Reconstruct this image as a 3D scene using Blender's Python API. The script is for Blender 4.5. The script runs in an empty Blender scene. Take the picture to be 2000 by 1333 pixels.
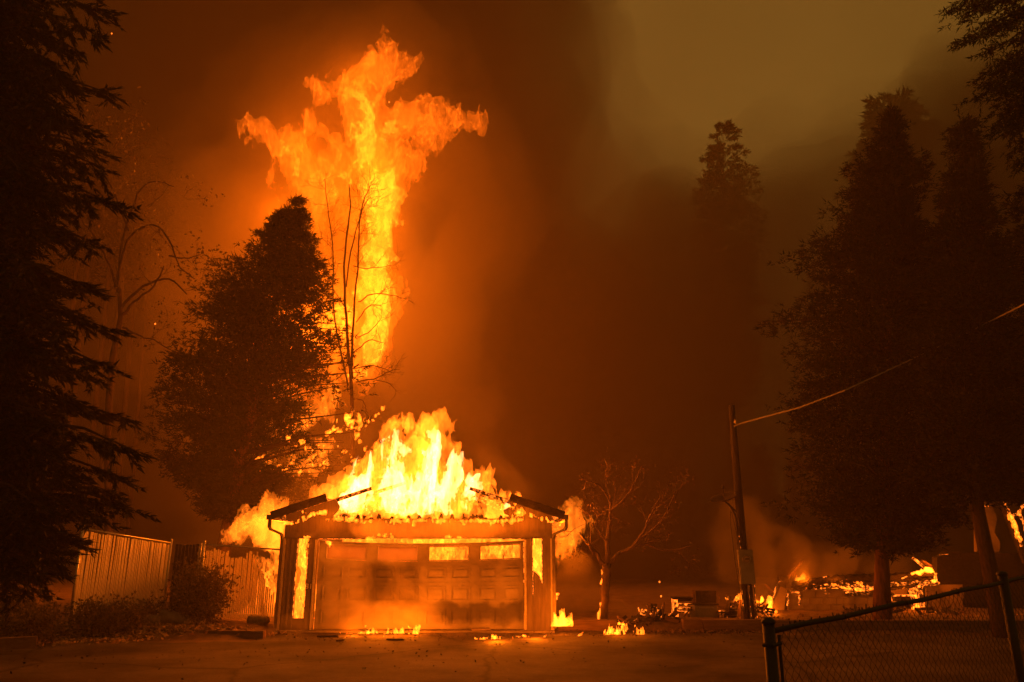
import bpy, math, random
import numpy as np
from mathutils import Vector, Matrix
S = bpy.context.scene
COL = S.collection
# ------------------------------------------------------------------ camera, world, exposure
F = 1480.0; TH = math.radians(15.6); CH = 1.8
CT, ST_ = math.cos(TH), math.sin(TH)
cam = bpy.data.objects.new('camera', bpy.data.cameras.new('camera')); COL.objects.link(cam); S.camera = cam
cam.data.sensor_width = 36; cam.data.lens = F/2000*36
cam.location = (0, 0, CH); cam.rotation_euler = (math.pi/2+TH, 0, 0); cam.data.clip_end = 1500
S.view_settings.view_transform = 'Standard'; S.view_settings.look = 'None'
S.view_settings.exposure = 0; S.view_settings.gamma = 1; S.view_settings.use_curve_mapping = False
cy = S.cycles
cy.transparent_max_bounces = 96; cy.max_bounces = 4; cy.diffuse_bounces = 2; cy.glossy_bounces = 2; cy.transmission_bounces = 4
cy.volume_bounces = 0; cy.use_denoising = True; cy.sample_clamp_indirect = 4; cy.sample_clamp_direct = 0
cy.caustics_reflective = False; cy.caustics_refractive = False
cy.use_adaptive_sampling = True; cy.adaptive_threshold = .03
W = bpy.data.worlds.new('World'); S.world = W; W.use_nodes = True
t = W.node_tree; N = t.nodes.new; L = t.links.new
bg = t.nodes['Background']; tc = N('ShaderNodeTexCoord')
# smoke covered evening sky: an even brown overcast with soft, slow variation
nz = N('ShaderNodeTexNoise'); nz.inputs['Scale'].default_value = 2.2; nz.inputs['Detail'].default_value = 4; nz.inputs['Roughness'].default_value = .45
cr = N('ShaderNodeValToRGB'); cr.color_ramp.elements[0].position = .3; cr.color_ramp.elements[0].color = (.140, .066, .009, 1)
cr.color_ramp.elements[1].position = .7; cr.color_ramp.elements[1].color = (.200, .097, .0145, 1)
L(tc.outputs['Generated'], nz.inputs[0]); L(nz.outputs[0], cr.inputs[0]); L(cr.outputs[0], bg.inputs[0]); bg.inputs[1].default_value = 1.0
FIRE = (1.0, .17, .007); GLOW = (1.0, .158, .003)

# ------------------------------------------------------------------ helpers
def at(px, py, Y):
    u = (px-1000)/F; v = (666.5-py)/F
    t = Y/(CT-ST_*v)
    return np.array((u*t, Y, CH+(ST_+CT*v)*t))
def mpp(py, Y):
    v = (666.5-py)/F
    return Y/(CT-ST_*v)/F
def gy(py, z=0):                     # distance at which height z shows at row py
    v = (666.5-py)/F
    return (z-CH)*(CT-ST_*v)/(ST_+CT*v)
def hf(x, y):                        # height of the ground
    h = 0.0
    # raised planting bed on the left, behind its timber edging
    a = min(1, max(0, (-5.75-x)/.35)); b = min(1, max(0, (y-17.2)/.5)); h += .12*a*b + .03*max(0, min(7, -x-6))*b
    a = min(1, max(0, (x-1.15)/.1)); b = min(1, max(0, (y-19.45)/.1)); h += .15*a*b
    c = min(1, max(0, (x-2.2)/6)); d = min(1, max(0, 1-(y-5)/14)); h += .25*c*d*(1 if y < 19 else 0)
    return h
def link(o): COL.objects.link(o); return o
def tag(o, label=None, cat=None, group=None, kind=None):
    for k, v in (('label', label), ('category', cat), ('group', group), ('kind', kind)):
        if v: o[k] = v
    return o
def thing(name, label, cat, loc, group=None):
    o = link(bpy.data.objects.new(name, None)); o.location = Vector(loc); o.empty_display_size = .2
    return tag(o, label, cat, group)
def wl(o):
    v = Vector(o.location)
    while o.parent: o = o.parent; v = v+Vector(o.location)
    return v
def obj(name, me, mat, parent=None, **kw):
    o = link(bpy.data.objects.new(name, me)); 
    if mat is not None and not me.materials: me.materials.append(mat)
    if parent is not None: o.parent = parent; o.location = -wl(parent)
    return tag(o, **kw)
def setloc(o, p):
    """put a mesh built round the origin at world point p under its parent"""
    o.location = Vector(p)-(wl(o.parent) if o.parent else Vector((0, 0, 0))); return o
class MB:
    def __init__(s): s.v = []; s.f = []
    def box(s, c, d, rot=None, jit=0, R=None):
        n = len(s.v); m = rot or Matrix.Identity(3)
        for x in (-.5, .5):
            for y in (-.5, .5):
                for z in (-.5, .5):
                    p = Vector((x*d[0], y*d[1], z*d[2]))
                    if jit: p += Vector((R.uniform(-jit, jit), R.uniform(-jit, jit), R.uniform(-jit, jit)))
                    s.v.append(tuple(Vector(c)+m@p))
        for q in ((0,1,3,2),(4,6,7,5),(0,4,5,1),(2,3,7,6),(0,2,6,4),(1,5,7,3)): s.f.append(tuple(n+i for i in q))
        return s
    def bar(s, a, b, w, h, roll=0, taper=1):
        a = Vector(a); b = Vector(b); d = (b-a).normalized()
        up = Vector((0, 0, 1)) if abs(d.z) < .95 else Vector((0, 1, 0))
        sd = d.cross(up).normalized(); up = sd.cross(d)
        if roll: q = Matrix.Rotation(roll, 3, d); sd = q@sd; up = q@up
        n = len(s.v)
        for p, k in ((a, 1), (b, taper)):
            for i, j in ((-1, -1), (1, -1), (1, 1), (-1, 1)): s.v.append(tuple(p+sd*(w/2*i*k)+up*(h/2*j*k)))
        for q in ((3,2,1,0),(4,5,6,7),(0,1,5,4),(1,2,6,5),(2,3,7,6),(3,0,4,7)): s.f.append(tuple(n+i for i in q))
        return s
    def tube(s, pts, r, k=6, cap=True, wob=0, R=None):
        pts = [Vector(p) for p in pts]; n0 = len(s.v); m = len(pts)
        rr = r if hasattr(r, '__len__') else [r]*m
        ref = Vector((.31, .93, .17)).normalized()
        for i, p in enumerate(pts):
            d = (pts[min(i+1, m-1)]-pts[max(i-1, 0)])
            d = d.normalized() if d.length > 1e-9 else Vector((0, 0, 1))
            if abs(d.dot(ref)) > .95: a = d.cross(Vector((1, 0, 0))).normalized()
            else: a = d.cross(ref).normalized()
            b = d.cross(a)
            for j in range(k):
                t = 2*math.pi*j/k; q = rr[i]*(1+(R.uniform(-wob, wob) if wob else 0))
                s.v.append(tuple(p+a*(math.cos(t)*q)+b*(math.sin(t)*q)))
        for i in range(m-1):
            for j in range(k):
                a = n0+i*k+j; b = n0+i*k+(j+1)%k
                s.f.append((a, b, b+k, a+k))
        if cap: s.f.append(tuple(n0+j for j in reversed(range(k)))); s.f.append(tuple(n0+(m-1)*k+j for j in range(k)))
        return s
    def poly(s, pts): n = len(s.v); s.v += [tuple(p) for p in pts]; s.f.append(tuple(range(n, n+len(pts)))); return s
    def prism(s, pts, off):          # flat polygon given real thickness
        n = len(s.v); k = len(pts); off = Vector(off)
        s.v += [tuple(Vector(p)) for p in pts]+[tuple(Vector(p)+off) for p in pts]
        s.f.append(tuple(range(n, n+k))); s.f.append(tuple(reversed(range(n+k, n+2*k))))
        for i in range(k): j = (i+1) % k; s.f.append((n+j, n+i, n+k+i, n+k+j))
        return s
    def disc(s, c, r, d, nrm=(0, -1, 0), k=16):
        c = Vector(c); nrm = Vector(nrm).normalized(); a = nrm.orthogonal().normalized(); b = nrm.cross(a)
        return s.prism([c+a*(r*math.cos(2*math.pi*i/k))+b*(r*math.sin(2*math.pi*i/k)) for i in range(k)], -nrm*d)
    def mesh(s, name, smooth=False):
        me = bpy.data.meshes.new(name); me.from_pydata(s.v, [], s.f); me.update()
        if smooth: me.shade_smooth()
        return me
    def build(s, name, mat, parent=None, smooth=False, **kw): return obj(name, s.mesh(name, smooth), mat, parent, **kw)
def mesh_np(name, V, Q, smooth=False):
    me = bpy.data.meshes.new(name); me.vertices.add(len(V)); me.vertices.foreach_set('co', V.astype(np.float32).ravel())
    me.loops.add(Q.size); me.loops.foreach_set('vertex_index', Q.astype(np.int32).ravel())
    me.polygons.add(len(Q)); me.polygons.foreach_set('loop_start', np.arange(0, Q.size, Q.shape[1], dtype=np.int32))
    me.update(calc_edges=True)
    if smooth: me.shade_smooth()
    return me

# ------------------------------------------------------------------ materials
def mat(name):
    m = bpy.data.materials.new(name); m.use_nodes = True; t = m.node_tree
    return m, t, t.nodes.new, t.links.new, t.nodes['Principled BSDF']
def surf(name, c1, c2, scale=6, rough=.85, bump=.3, detail=6, stretch=(1, 1, 1), metal=0, bd=.02, coord='Object'):
    m, t, N, L, b = mat(name)
    tc = N('ShaderNodeTexCoord'); mp = N('ShaderNodeMapping'); mp.inputs['Scale'].default_value = stretch
    nz = N('ShaderNodeTexNoise'); nz.inputs['Scale'].default_value = scale; nz.inputs['Detail'].default_value = detail; nz.inputs['Roughness'].default_value = .65
    cr = N('ShaderNodeValToRGB'); cr.color_ramp.elements[0].position = .3; cr.color_ramp.elements[1].position = .7
    cr.color_ramp.elements[0].color = (*c1, 1); cr.color_ramp.elements[1].color = (*c2, 1)
    L(tc.outputs[coord], mp.inputs[0]); L(mp.outputs[0], nz.inputs[0]); L(nz.outputs[0], cr.inputs[0]); L(cr.outputs[0], b.inputs['Base Color'])
    b.inputs['Roughness'].default_value = rough; b.inputs['Specular IOR Level'].default_value = .5 if rough < .7 else .2; b.inputs['Metallic'].default_value = metal
    bp = N('ShaderNodeBump'); bp.inputs['Strength'].default_value = bump; bp.inputs['Distance'].default_value = bd
    L(nz.outputs[0], bp.inputs['Height']); L(bp.outputs[0], b.inputs['Normal'])
    return m
M = {}
M['bark'] = surf('bark', (.02, .012, .009), (.085, .05, .034), 9, .9, .8, 6, (3, 3, .6), bd=.04)
M['bark_red'] = surf('red_bark', (.035, .015, .010), (.22, .10, .06), 5, .9, 1, 8, (3, 3, .45), bd=.09)
M['twig'] = surf('twig', (.06, .035, .025), (.13, .08, .055), 12, .85, .3)
M['pole_wood'] = surf('pole_wood', (.016, .012, .009), (.055, .04, .03), 10, .85, .5, 6, (4, 4, .3))
M['siding'] = surf('painted_siding', (.10, .075, .058), (.19, .145, .11), 5, .8, .25, 6, (3, 1, .3))
M['trim'] = surf('painted_trim', (.34, .27, .2), (.5, .41, .32), 5, .75, .25, 6, (1, 1, 2))
M['door'] = surf('garage_door_paint', (.42, .36, .30), (.62, .54, .46), 3.2, .6, .15, 5)
M['char'] = surf('charred_wood', (.012, .009, .008), (.05, .038, .03), 14, .8, .9, 6, (1, 1, 1), bd=.03)
M['roofing'] = surf('asphalt_shingle', (.02, .016, .014), (.05, .04, .035), 40, .9, .5)
M['gutter'] = surf('gutter_metal', (.10, .075, .06), (.17, .13, .105), 8, .5, .1, metal=.3)
M['steel'] = surf('galvanised_steel', (.28, .26, .24), (.45, .42, .4), 20, .42, .1, metal=.7)
M['blacksteel'] = surf('dark_fence_steel', (.005, .004, .004), (.015, .012, .011), 30, .6, .3, metal=.2)
M['slat'] = surf('plastic_slat', (.62, .55, .42), (.82, .75, .6), 6, .5, .1, 4, (1, 1, .3))
M['greybox'] = surf('grey_enamel', (.16, .14, .125), (.25, .22, .2), 5, .5, .1)
M['plaster'] = surf('sooty_plaster', (.16, .11, .08), (.36, .27, .2), 2.2, .9, .35, 7)
M['block'] = surf('concrete_block', (.14, .11, .09), (.26, .21, .17), 4, .92, .5, 7)
M['timber'] = surf('timber_edging', (.09, .05, .035), (.2, .12, .08), 6, .9, .5, 6, (.4, 3, 3))
M['rock'] = surf('field_stone', (.14, .11, .09), (.3, .24, .2), 4, .9, .6)
M['cable'] = surf('cable_sheath', (.26, .22, .18), (.36, .31, .26), 30, .5, .1)
M['blackcable'] = surf('black_cable', (.015, .012, .01), (.03, .025, .02), 30, .5, .1)
M['litter'] = surf('dry_leaves', (.16, .09, .04), (.5, .32, .15), 9, .8, .2, 3)
def leafmat(name, c1, c2):
    m, t, N, L, b = mat(name); b.inputs['Specular IOR Level'].default_value = .1
    g = N('ShaderNodeNewGeometry'); cr = N('ShaderNodeValToRGB')
    cr.color_ramp.elements[0].color = (*c1, 1); cr.color_ramp.elements[1].color = (*c2, 1)
    L(g.outputs['Random Per Island'], cr.inputs[0]); L(cr.outputs[0], b.inputs['Base Color']); b.inputs['Roughness'].default_value = .55
    tr = N('ShaderNodeBsdfTranslucent'); L(cr.outputs[0], tr.inputs[0]); mx = N('ShaderNodeMixShader'); mx.inputs[0].default_value = .3
    L(b.outputs[0], mx.inputs[1]); L(tr.outputs[0], mx.inputs[2]); L(mx.outputs[0], t.nodes['Material Output'].inputs['Surface'])
    return m
M['needle'] = leafmat('conifer_foliage', (.006, .011, .005), (.028, .032, .013))
M['leaf'] = leafmat('broad_leaves', (.06, .05, .02), (.20, .15, .06))
M['dryleaf'] = leafmat('dry_hanging_leaves', (.06, .03, .015), (.2, .1, .05))
def asphalt():
    m, t, N, L, b = mat('asphalt')
    tc = N('ShaderNodeTexCoord')
    n1 = N('ShaderNodeTexNoise'); n1.inputs['Scale'].default_value = .5; n1.inputs['Detail'].default_value = 8; n1.inputs['Roughness'].default_value = .62
    n2 = N('ShaderNodeTexNoise'); n2.inputs['Scale'].default_value = 26; n2.inputs['Detail'].default_value = 6; n2.inputs['Roughness'].default_value = .8
    n3 = N('ShaderNodeTexVoronoi'); n3.feature = 'DISTANCE_TO_EDGE'; n3.inputs['Scale'].default_value = .28
    nw = N('ShaderNodeTexNoise'); nw.inputs['Scale'].default_value = 1.1; nw.inputs['Detail'].default_value = 5
    vm = N('ShaderNodeMixRGB'); vm.inputs[0].default_value = .35; L(tc.outputs['Object'], vm.inputs[1]); L(nw.outputs[1], vm.inputs[2]); L(vm.outputs[0], n3.inputs[0])
    for n in (n1, n2, nw): L(tc.outputs['Object'], n.inputs[0])
    cr = N('ShaderNodeValToRGB'); e = cr.color_ramp.elements; e[0].position = .35; e[0].color = (.022, .016, .013, 1); e[1].position = .64; e[1].color = (.105, .08, .064, 1)
    L(n1.outputs[0], cr.inputs[0])
    cr2 = N('ShaderNodeValToRGB'); e = cr2.color_ramp.elements; e[0].position = .3; e[0].color = (.55, .55, .55, 1); e[1].position = .7; e[1].color = (1.3, 1.3, 1.3, 1)
    L(n2.outputs[0], cr2.inputs[0])
    mu = N('ShaderNodeMixRGB'); mu.blend_type = 'MULTIPLY'; mu.inputs[0].default_value = 1; L(cr.outputs[0], mu.inputs[1]); L(cr2.outputs[0], mu.inputs[2])
    ck = N('ShaderNodeValToRGB'); e = ck.color_ramp.elements; e[0].position = 0; e[0].color = (.35, .35, .35, 1); e[1].position = .012; e[1].color = (1, 1, 1, 1)
    L(n3.outputs[0], ck.inputs[0]); mu2 = N('ShaderNodeMixRGB'); mu2.blend_type = 'MULTIPLY'; mu2.inputs[0].default_value = 1
    L(mu.outputs[0], mu2.inputs[1]); L(ck.outputs[0], mu2.inputs[2]); L(mu2.outputs[0], b.inputs['Base Color'])
    b.inputs['Roughness'].default_value = .9; b.inputs['Specular IOR Level'].default_value = .12
    bp = N('ShaderNodeBump'); bp.inputs['Strength'].default_value = .6; bp.inputs['Distance'].default_value = .012; L(n2.outputs[0], bp.inputs['Height']); 
    bp2 = N('ShaderNodeBump'); bp2.inputs['Strength'].default_value = .7; bp2.inputs['Distance'].default_value = .15; L(n1.outputs[0], bp2.inputs['Height']); L(bp.outputs[0], bp2.inputs['Normal'])
    L(bp2.outputs[0], b.inputs['Normal'])
    return m
M['asphalt'] = asphalt()
M['dirt'] = surf('scorched_dirt', (.05, .03, .02), (.16, .1, .065), 2.5, .95, .6, 8, bd=.05)
def ember(name, strength=3, lo=.52, hi=.66, scale=7, base=(.02, .014, .01), col=(1, .17, .012)):
    m, t, N, L, b = mat(name)
    tc = N('ShaderNodeTexCoord'); nz = N('ShaderNodeTexNoise'); nz.inputs['Scale'].default_value = scale; nz.inputs['Detail'].default_value = 6; nz.inputs['Roughness'].default_value = .7
    mr = N('ShaderNodeMapRange'); mr.inputs[1].default_value = lo; mr.inputs[2].default_value = hi; mr.inputs[3].default_value = 0; mr.inputs[4].default_value = strength
    L(tc.outputs['Object'], nz.inputs[0]); L(nz.outputs[0], mr.inputs[0]); L(mr.outputs[0], b.inputs['Emission Strength'])
    b.inputs['Base Color'].default_value = (*base, 1); b.inputs['Emission Color'].default_value = (*col, 1); b.inputs['Roughness'].default_value = .9
    bp = N('ShaderNodeBump'); bp.inputs['Strength'].default_value = .8; bp.inputs['Distance'].default_value = .03; L(nz.outputs[0], bp.inputs['Height']); L(bp.outputs[0], b.inputs['Normal'])
    return m
M['ember'] = ember('smouldering_wood', 3.2, .5, .64, 9)
M['emberhot'] = ember('glowing_wood', 5, .45, .68, 11)
M['emberfaint'] = ember('charred_wood_with_sparks', 2.2, .58, .68, 11)
def flame_mat(name, vol, surfs, sc=1.0, col=FIRE):
    m, t, N, L, b = mat(name); t.nodes.remove(b); o = t.nodes['Material Output']
    ve = N('ShaderNodeEmission'); ve.inputs[0].default_value = (*col, 1); ve.inputs[1].default_value = vol; L(ve.outputs[0], o.inputs['Volume'])
    tr = N('ShaderNodeBsdfTransparent'); se = N('ShaderNodeEmission'); se.inputs[0].default_value = (*col, 1)
    tc = N('ShaderNodeTexCoord'); mp = N('ShaderNodeMapping'); mp.inputs['Scale'].default_value = (1, 1, .38)
    nz = N('ShaderNodeTexNoise'); nz.inputs['Scale'].default_value = 1.9*sc; nz.inputs['Detail'].default_value = 7; nz.inputs['Roughness'].default_value = .62; nz.inputs['Distortion'].default_value = .9
    mr = N('ShaderNodeMapRange'); mr.inputs[1].default_value = .40; mr.inputs[2].default_value = .70; mr.inputs[3].default_value = 0; mr.inputs[4].default_value = surfs
    L(tc.outputs['Object'], mp.inputs[0]); L(mp.outputs[0], nz.inputs[0]); L(nz.outputs[0], mr.inputs[0]); L(mr.outputs[0], se.inputs[1])
    ad = N('ShaderNodeAddShader'); L(tr.outputs[0], ad.inputs[0]); L(se.outputs[0], ad.inputs[1]); L(ad.outputs[0], o.inputs['Surface'])
    return m
def vol_mat(name, color, dens, aniso=0):
    m, t, N, L, b = mat(name); t.nodes.remove(b); o = t.nodes['Material Output']
    v = N('ShaderNodeVolumePrincipled'); v.inputs['Color'].default_value = (*color, 1); v.inputs['Density'].default_value = dens; v.inputs['Anisotropy'].default_value = aniso
    L(v.outputs[0], o.inputs['Volume']); return m

# ------------------------------------------------------------------ noise shaped closed bodies (flames, smoke)
_lat = {}
def vnoise(P, f, seed):
    NN = 32
    if seed not in _lat: _lat[seed] = np.random.default_rng(seed).uniform(-1, 1, (NN, NN, NN)).astype(np.float32).ravel()
    lat = _lat[seed]
    Q = P*np.float32(f)+np.float32(seed*3.7 % 17)
    fl = np.floor(Q); t = Q-fl; i = fl.astype(np.int32); t = t*t*(3-2*t); i &= NN-1; j = (i+1) & (NN-1)
    x0 = i[:, 0]*(NN*NN); x1 = j[:, 0]*(NN*NN); y0 = i[:, 1]*NN; y1 = j[:, 1]*NN; z0 = i[:, 2]; z1 = j[:, 2]
    tx, ty, tz = t[:, 0], t[:, 1], t[:, 2]
    def e(b): p = lat.take(b+z0); return p+(lat.take(b+z1)-p)*tz
    a = e(x0+y0); b = e(x0+y1); c = e(x1+y0); d = e(x1+y1)
    a += (b-a)*ty; c += (d-c)*ty
    return a+(c-a)*tx
def fbm(P, f, o, seed, g=.5):
    s = 0; a = 1
    for k in range(o): s = s+a*vnoise(P, f*2.03**k, seed+k); a *= g
    return s
def surface_nets(f, org, h):
    s = f > 0; nx, ny, nz = f.shape
    cnt = np.zeros((nx-1, ny-1, nz-1), np.int8)
    for a in (0, 1):
        for b in (0, 1):
            for c in (0, 1): cnt += s[a:nx-1+a, b:ny-1+b, c:nz-1+c]
    act = (cnt > 0) & (cnt < 8); cells = np.argwhere(act); idx = -np.ones(act.shape, np.int64); idx[act] = np.arange(len(cells))
    acc = np.zeros((len(cells), 3)); n = np.zeros(len(cells)); ci = cells.T
    for p in [(a, b, c) for a in (0, 1) for b in (0, 1) for c in (0, 1)]:
        for ax in range(3):
            if p[ax]: continue
            q = list(p); q[ax] = 1
            fa = f[ci[0]+p[0], ci[1]+p[1], ci[2]+p[2]]; fb = f[ci[0]+q[0], ci[1]+q[1], ci[2]+q[2]]
            m = (fa > 0) != (fb > 0); t = np.where(m, fa/(fa-fb+1e-12), 0)
            for k in range(3): acc[:, k] += np.where(m, p[k]+(t if k == ax else 0), 0)
            n += m
    V = (cells+acc/n[:, None])*h+org; Qs = []
    for ax in range(3):
        o = [(1, 2), (2, 0), (0, 1)][ax]; sl0 = [slice(1, -1)]*3; sl1 = [slice(1, -1)]*3
        sl0[ax] = slice(0, -1); sl1[ax] = slice(1, None); A = s[tuple(sl0)]; B = s[tuple(sl1)]
        for pos, m in ((True, A & ~B), (False, ~A & B)):
            e = np.argwhere(m); off = np.ones(3, int); off[ax] = 0; e = e+off
            def cell(d1, d2):
                c = e.copy(); c[:, o[0]] -= d1; c[:, o[1]] -= d2
                return idx[c[:, 0], c[:, 1], c[:, 2]]
            q = np.stack([cell(1, 1), cell(0, 1), cell(0, 0), cell(1, 0)], 1)
            Qs.append(q if pos else q[:, ::-1])
    return V, np.concatenate(Qs)
def body(name, strokes, h, warp=.5, wf=.5, rough=.35, nf=1.2, stretch=.45, seed=1, flat=1.0, carve=0.0, octv=4, smooth=False, cut=None, bias=.12, ridge=0.0):
    """closed uneven body grown round strokes of (x, y, z, r) in metres"""
    st = [np.array(s, dtype=np.float32) for s in strokes]
    P = np.concatenate(st); pad = warp*1.1+rough+4*h
    lo = (P[:, :3]-P[:, 3:]).min(0)-pad; hi = (P[:, :3]+P[:, 3:]).max(0)+pad
    n = np.ceil((hi-lo)/h).astype(int)+1
    ax = [(lo[k]+h*np.arange(n[k])).astype(np.float32) for k in range(3)]
    d = np.full(tuple(n), 1e3, np.float32)
    def seg(dst, a, b, coords, pad):
        r = max(a[3], b[3])+pad; l = np.minimum(a[:3], b[:3])-r; u = np.maximum(a[:3], b[:3])+r
        i0 = np.clip(((l-lo)/h).astype(int), 0, n); i1 = np.clip(((u-lo)/h).astype(int)+2, 0, n)
        sl = tuple(slice(i0[k], i1[k]) for k in range(3))
        if coords is None: X = [ax[0][sl[0], None, None], ax[1][None, sl[1], None], ax[2][None, None, sl[2]]]
        else: X = [coords[k][sl] for k in range(3)]
        ab = b[:3]-a[:3]; q = [X[k]-a[k] for k in range(3)]
        t = np.clip((q[0]*ab[0]+q[1]*ab[1]+q[2]*ab[2])/max(float(ab@ab), 1e-6), 0, 1)
        e = (q[0]-t*ab[0])**2+((q[1]-t*ab[1])*flat)**2+(q[2]-t*ab[2])**2
        dst[sl] = np.minimum(dst[sl], np.sqrt(e)-(a[3]+(b[3]-a[3])*t))
    for s in st:
        for a, b in zip(s[:-1], s[1:]): seg(d, a, b, None, pad)
    I = np.nonzero(d.ravel() < warp+rough+h)[0]
    G = np.stack(np.unravel_index(I, tuple(n)), 1).astype(np.float32)*np.float32(h)+lo.astype(np.float32)
    A = G*np.array([1, 1, stretch], np.float32)
    def wn(k): return vnoise(A, wf, seed+k)+.5*vnoise(A, wf*2.1, seed+10+k)+.3*vnoise(A, wf*4.3, seed+20+k)+(.2*vnoise(A, wf*9.1, seed+30+k) if ridge else 0)
    Wv = np.stack([wn(40), .5*vnoise(A, wf, seed+41), wn(42)], 1)*np.float32(warp*.6)
    C = [np.full(tuple(n), 1e4, np.float32) for _ in range(3)]
    for k in range(3): C[k].ravel()[I] = G[:, k]+Wv[:, k]
    d2 = np.full(tuple(n), 1e3, np.float32)
    for s in st:
        for a, b in zip(s[:-1], s[1:]): seg(d2, a, b, C, pad)
    if ridge:
        Bq = A+Wv*.8; nn = 0; am = 1
        for k in range(octv):
            v = vnoise(Bq, nf*.8*2.03**k, seed+7+k); nn = nn+am*((1-ridge)*v+ridge*(1-3*np.abs(v))); am *= .62
    else: nn = fbm(A+Wv*.8, nf, octv, seed+7, .6)
    val = -d2.ravel()[I]+rough*(nn+bias)
    if carve: val -= carve*2*np.maximum(0, vnoise(A+Wv, nf*.55, seed+90))
    if cut: val = np.minimum(val, cut(G))
    f = np.full(d.size, -.5, np.float32); f[I] = np.clip(val, -.5, .5); f = f.reshape(tuple(n))
    f[0] = f[-1] = -.5; f[:, 0] = f[:, -1] = -.5; f[:, :, 0] = f[:, :, -1] = -.5
    V, Q = surface_nets(f, lo, h)
    return mesh_np(name, V, Q, smooth)
def pxs(strokes, Y, dj=0, seed=0, rs=1.0):
    R = random.Random(seed); out = []
    for s in strokes:
        j = R.uniform(-dj, dj); o = []
        for (x, y, r) in s: o.append((*at(x, y, Y+j), r*mpp(y, Y)*rs))
        out.append(o if len(o) > 1 else o*2)
    return out
def above(z): return lambda G: G[:, 2]-np.float32(z)

# ------------------------------------------------------------------ ground and haze
def build_ground():
    xs = sorted(set(list(np.linspace(-400, -22, 12))+list(np.arange(-22, 24.01, .25))+list(np.linspace(24, 400, 12))+[1.12, 1.28]))
    ys = sorted(set(list(np.linspace(-60, 2, 6))+list(np.arange(2, 34.01, .25))+list(np.linspace(34, 600, 14))+[19.42, 19.58]))
    X, Yy = np.meshgrid(xs, ys, indexing='ij')
    P = np.stack([X.ravel(), Yy.ravel(), np.zeros(X.size)], 1)
    Z = np.array([hf(a, b) for a, b in zip(P[:, 0], P[:, 1])])
    rg = fbm(P.astype(np.float32), .7, 4, 5)
    off = ((P[:, 0] < -6.2) & (P[:, 1] > 17.7)) | (P[:, 1] > 19.7)
    P[:, 2] = Z+np.where(off, .05*rg, .012*rg)
    ny = len(ys); i, j = np.meshgrid(range(len(xs)-1), range(ny-1), indexing='ij'); a = (i*ny+j).ravel()
    me = mesh_np('ground', P, np.stack([a, a+ny, a+ny+1, a+1], 1), True)
    o = obj('ground', me, M['dirt'], kind='structure')
    return o
build_ground()
def build_drive():
    xs = np.arange(-30, 22.01, .25); ys = np.concatenate([np.linspace(-20, 2, 8), np.arange(2.25, 19.3, .25)])
    X, Yy = np.meshgrid(xs, ys, indexing='ij'); P = np.stack([X.ravel(), Yy.ravel(), np.zeros(X.size)], 1)
    # the driveway edge wanders on the left
    R = fbm(P.astype(np.float32), .5, 3, 9)
    rg = fbm(P.astype(np.float32), .7, 4, 5)
    P[:, 2] = np.array([hf(a, b) for a, b in zip(P[:, 0], P[:, 1])])+.012*rg+.006
    ny = len(ys); i, j = np.meshgrid(range(len(xs)-1), range(ny-1), indexing='ij'); i = i.ravel(); j = j.ravel(); a = i*ny+j
    cx = xs[i]; cyy = ys[j]
    lim = np.where(cx < -5.7, 16.9-.12*np.maximum(0, -cx-7), 19.2)+.5*R[a]*(cx < -5.7)
    keep = cyy < lim; a = a[keep]
    return obj('driveway', mesh_np('driveway', P, np.stack([a, a+ny, a+ny+1, a+1], 1), True), M['asphalt'], kind='structure')
build_drive()
hz = MB().box((5, 53, 24.5), (190, 136, 51)).build('haze', vol_mat('haze', (.85, .68, .45), .0032, .2), kind='stuff')

# ------------------------------------------------------------------ fire
def fire_light(parent, p, power, size=.5):
    l = bpy.data.lights.new('fire_light', 'POINT'); l.color = GLOW; l.energy = power; l.shadow_soft_size = size
    o = link(bpy.data.objects.new('fire_light', l)); o.location = tuple(p)
    if parent is not None: o.parent = parent
    return o
TALL = [
 [(700,745,16),(712,700,32),(722,640,42),(728,580,40),(737,520,32),(745,450,38),(745,400,42),(742,350,42),(735,300,44),(722,260,38),(712,210,36),(708,165,32),(735,135,32),(757,112,24),(745,85,10)],
 [(735,140,28),(770,140,26),(785,118,13)],
 [(705,170,26),(690,150,13)],
 [(735,245,34),(790,230,30),(830,226,29),(870,236,24),(905,238,18),(935,236,15),(950,252,9)],
 [(790,235,24),(830,262,19),(822,295,9)],
 [(850,235,20),(868,262,12),(848,282,7)],
 [(755,330,30),(795,325,22),(818,316,14)],
 [(735,300,34),(690,305,26),(660,335,30),(640,365,36),(610,390,32),(625,420,24)],
 [(605,375,34),(578,332,36),(556,290,34),(530,264,29),(505,252,22),(485,242,17),(472,237,12)],
 [(500,255,14),(482,262,13),(474,276,9)],
 [(510,265,14),(505,290,10),(508,305,7)],
 [(575,300,22),(592,272,15),(580,255,9)],
 [(528,345,15),(538,375,27),(533,405,22),(540,440,18),(545,480,20)],
 [(636,158,13),(633,180,12),(632,196,7)],[(640,172,9),(660,175,6)],[(624,167,7),(616,160,5)],
 [(614,222,13),(613,240,18),(618,254,11)],[(622,262,9),(632,278,7)],
 [(618,295,14),(622,318,18),(612,340,20),(600,372,22)],
 [(684,122,6),(676,142,9),(664,150,7)],[(672,150,8),(690,165,13)],
 [(690,420,24),(688,460,12)],[(640,440,10),(642,500,9),(650,560,20),(665,610,38),(680,650,36),(690,690,26)],
 [(600,560,36),(590,620,40),(620,680,40),(660,720,26)],[(560,600,30),(550,680,30),(600,750,26)],
 [(650,300,14),(662,278,12)],[(545,560,18),(520,640,18),(535,720,20)],
]
me = body('tall_flame', pxs(TALL, 34, .8, 1, .92), .066, warp=.85, wf=.6, rough=.50, nf=1.4, stretch=.5, seed=3, flat=.8, carve=.5, octv=5, bias=-.42, ridge=.7)
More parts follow.
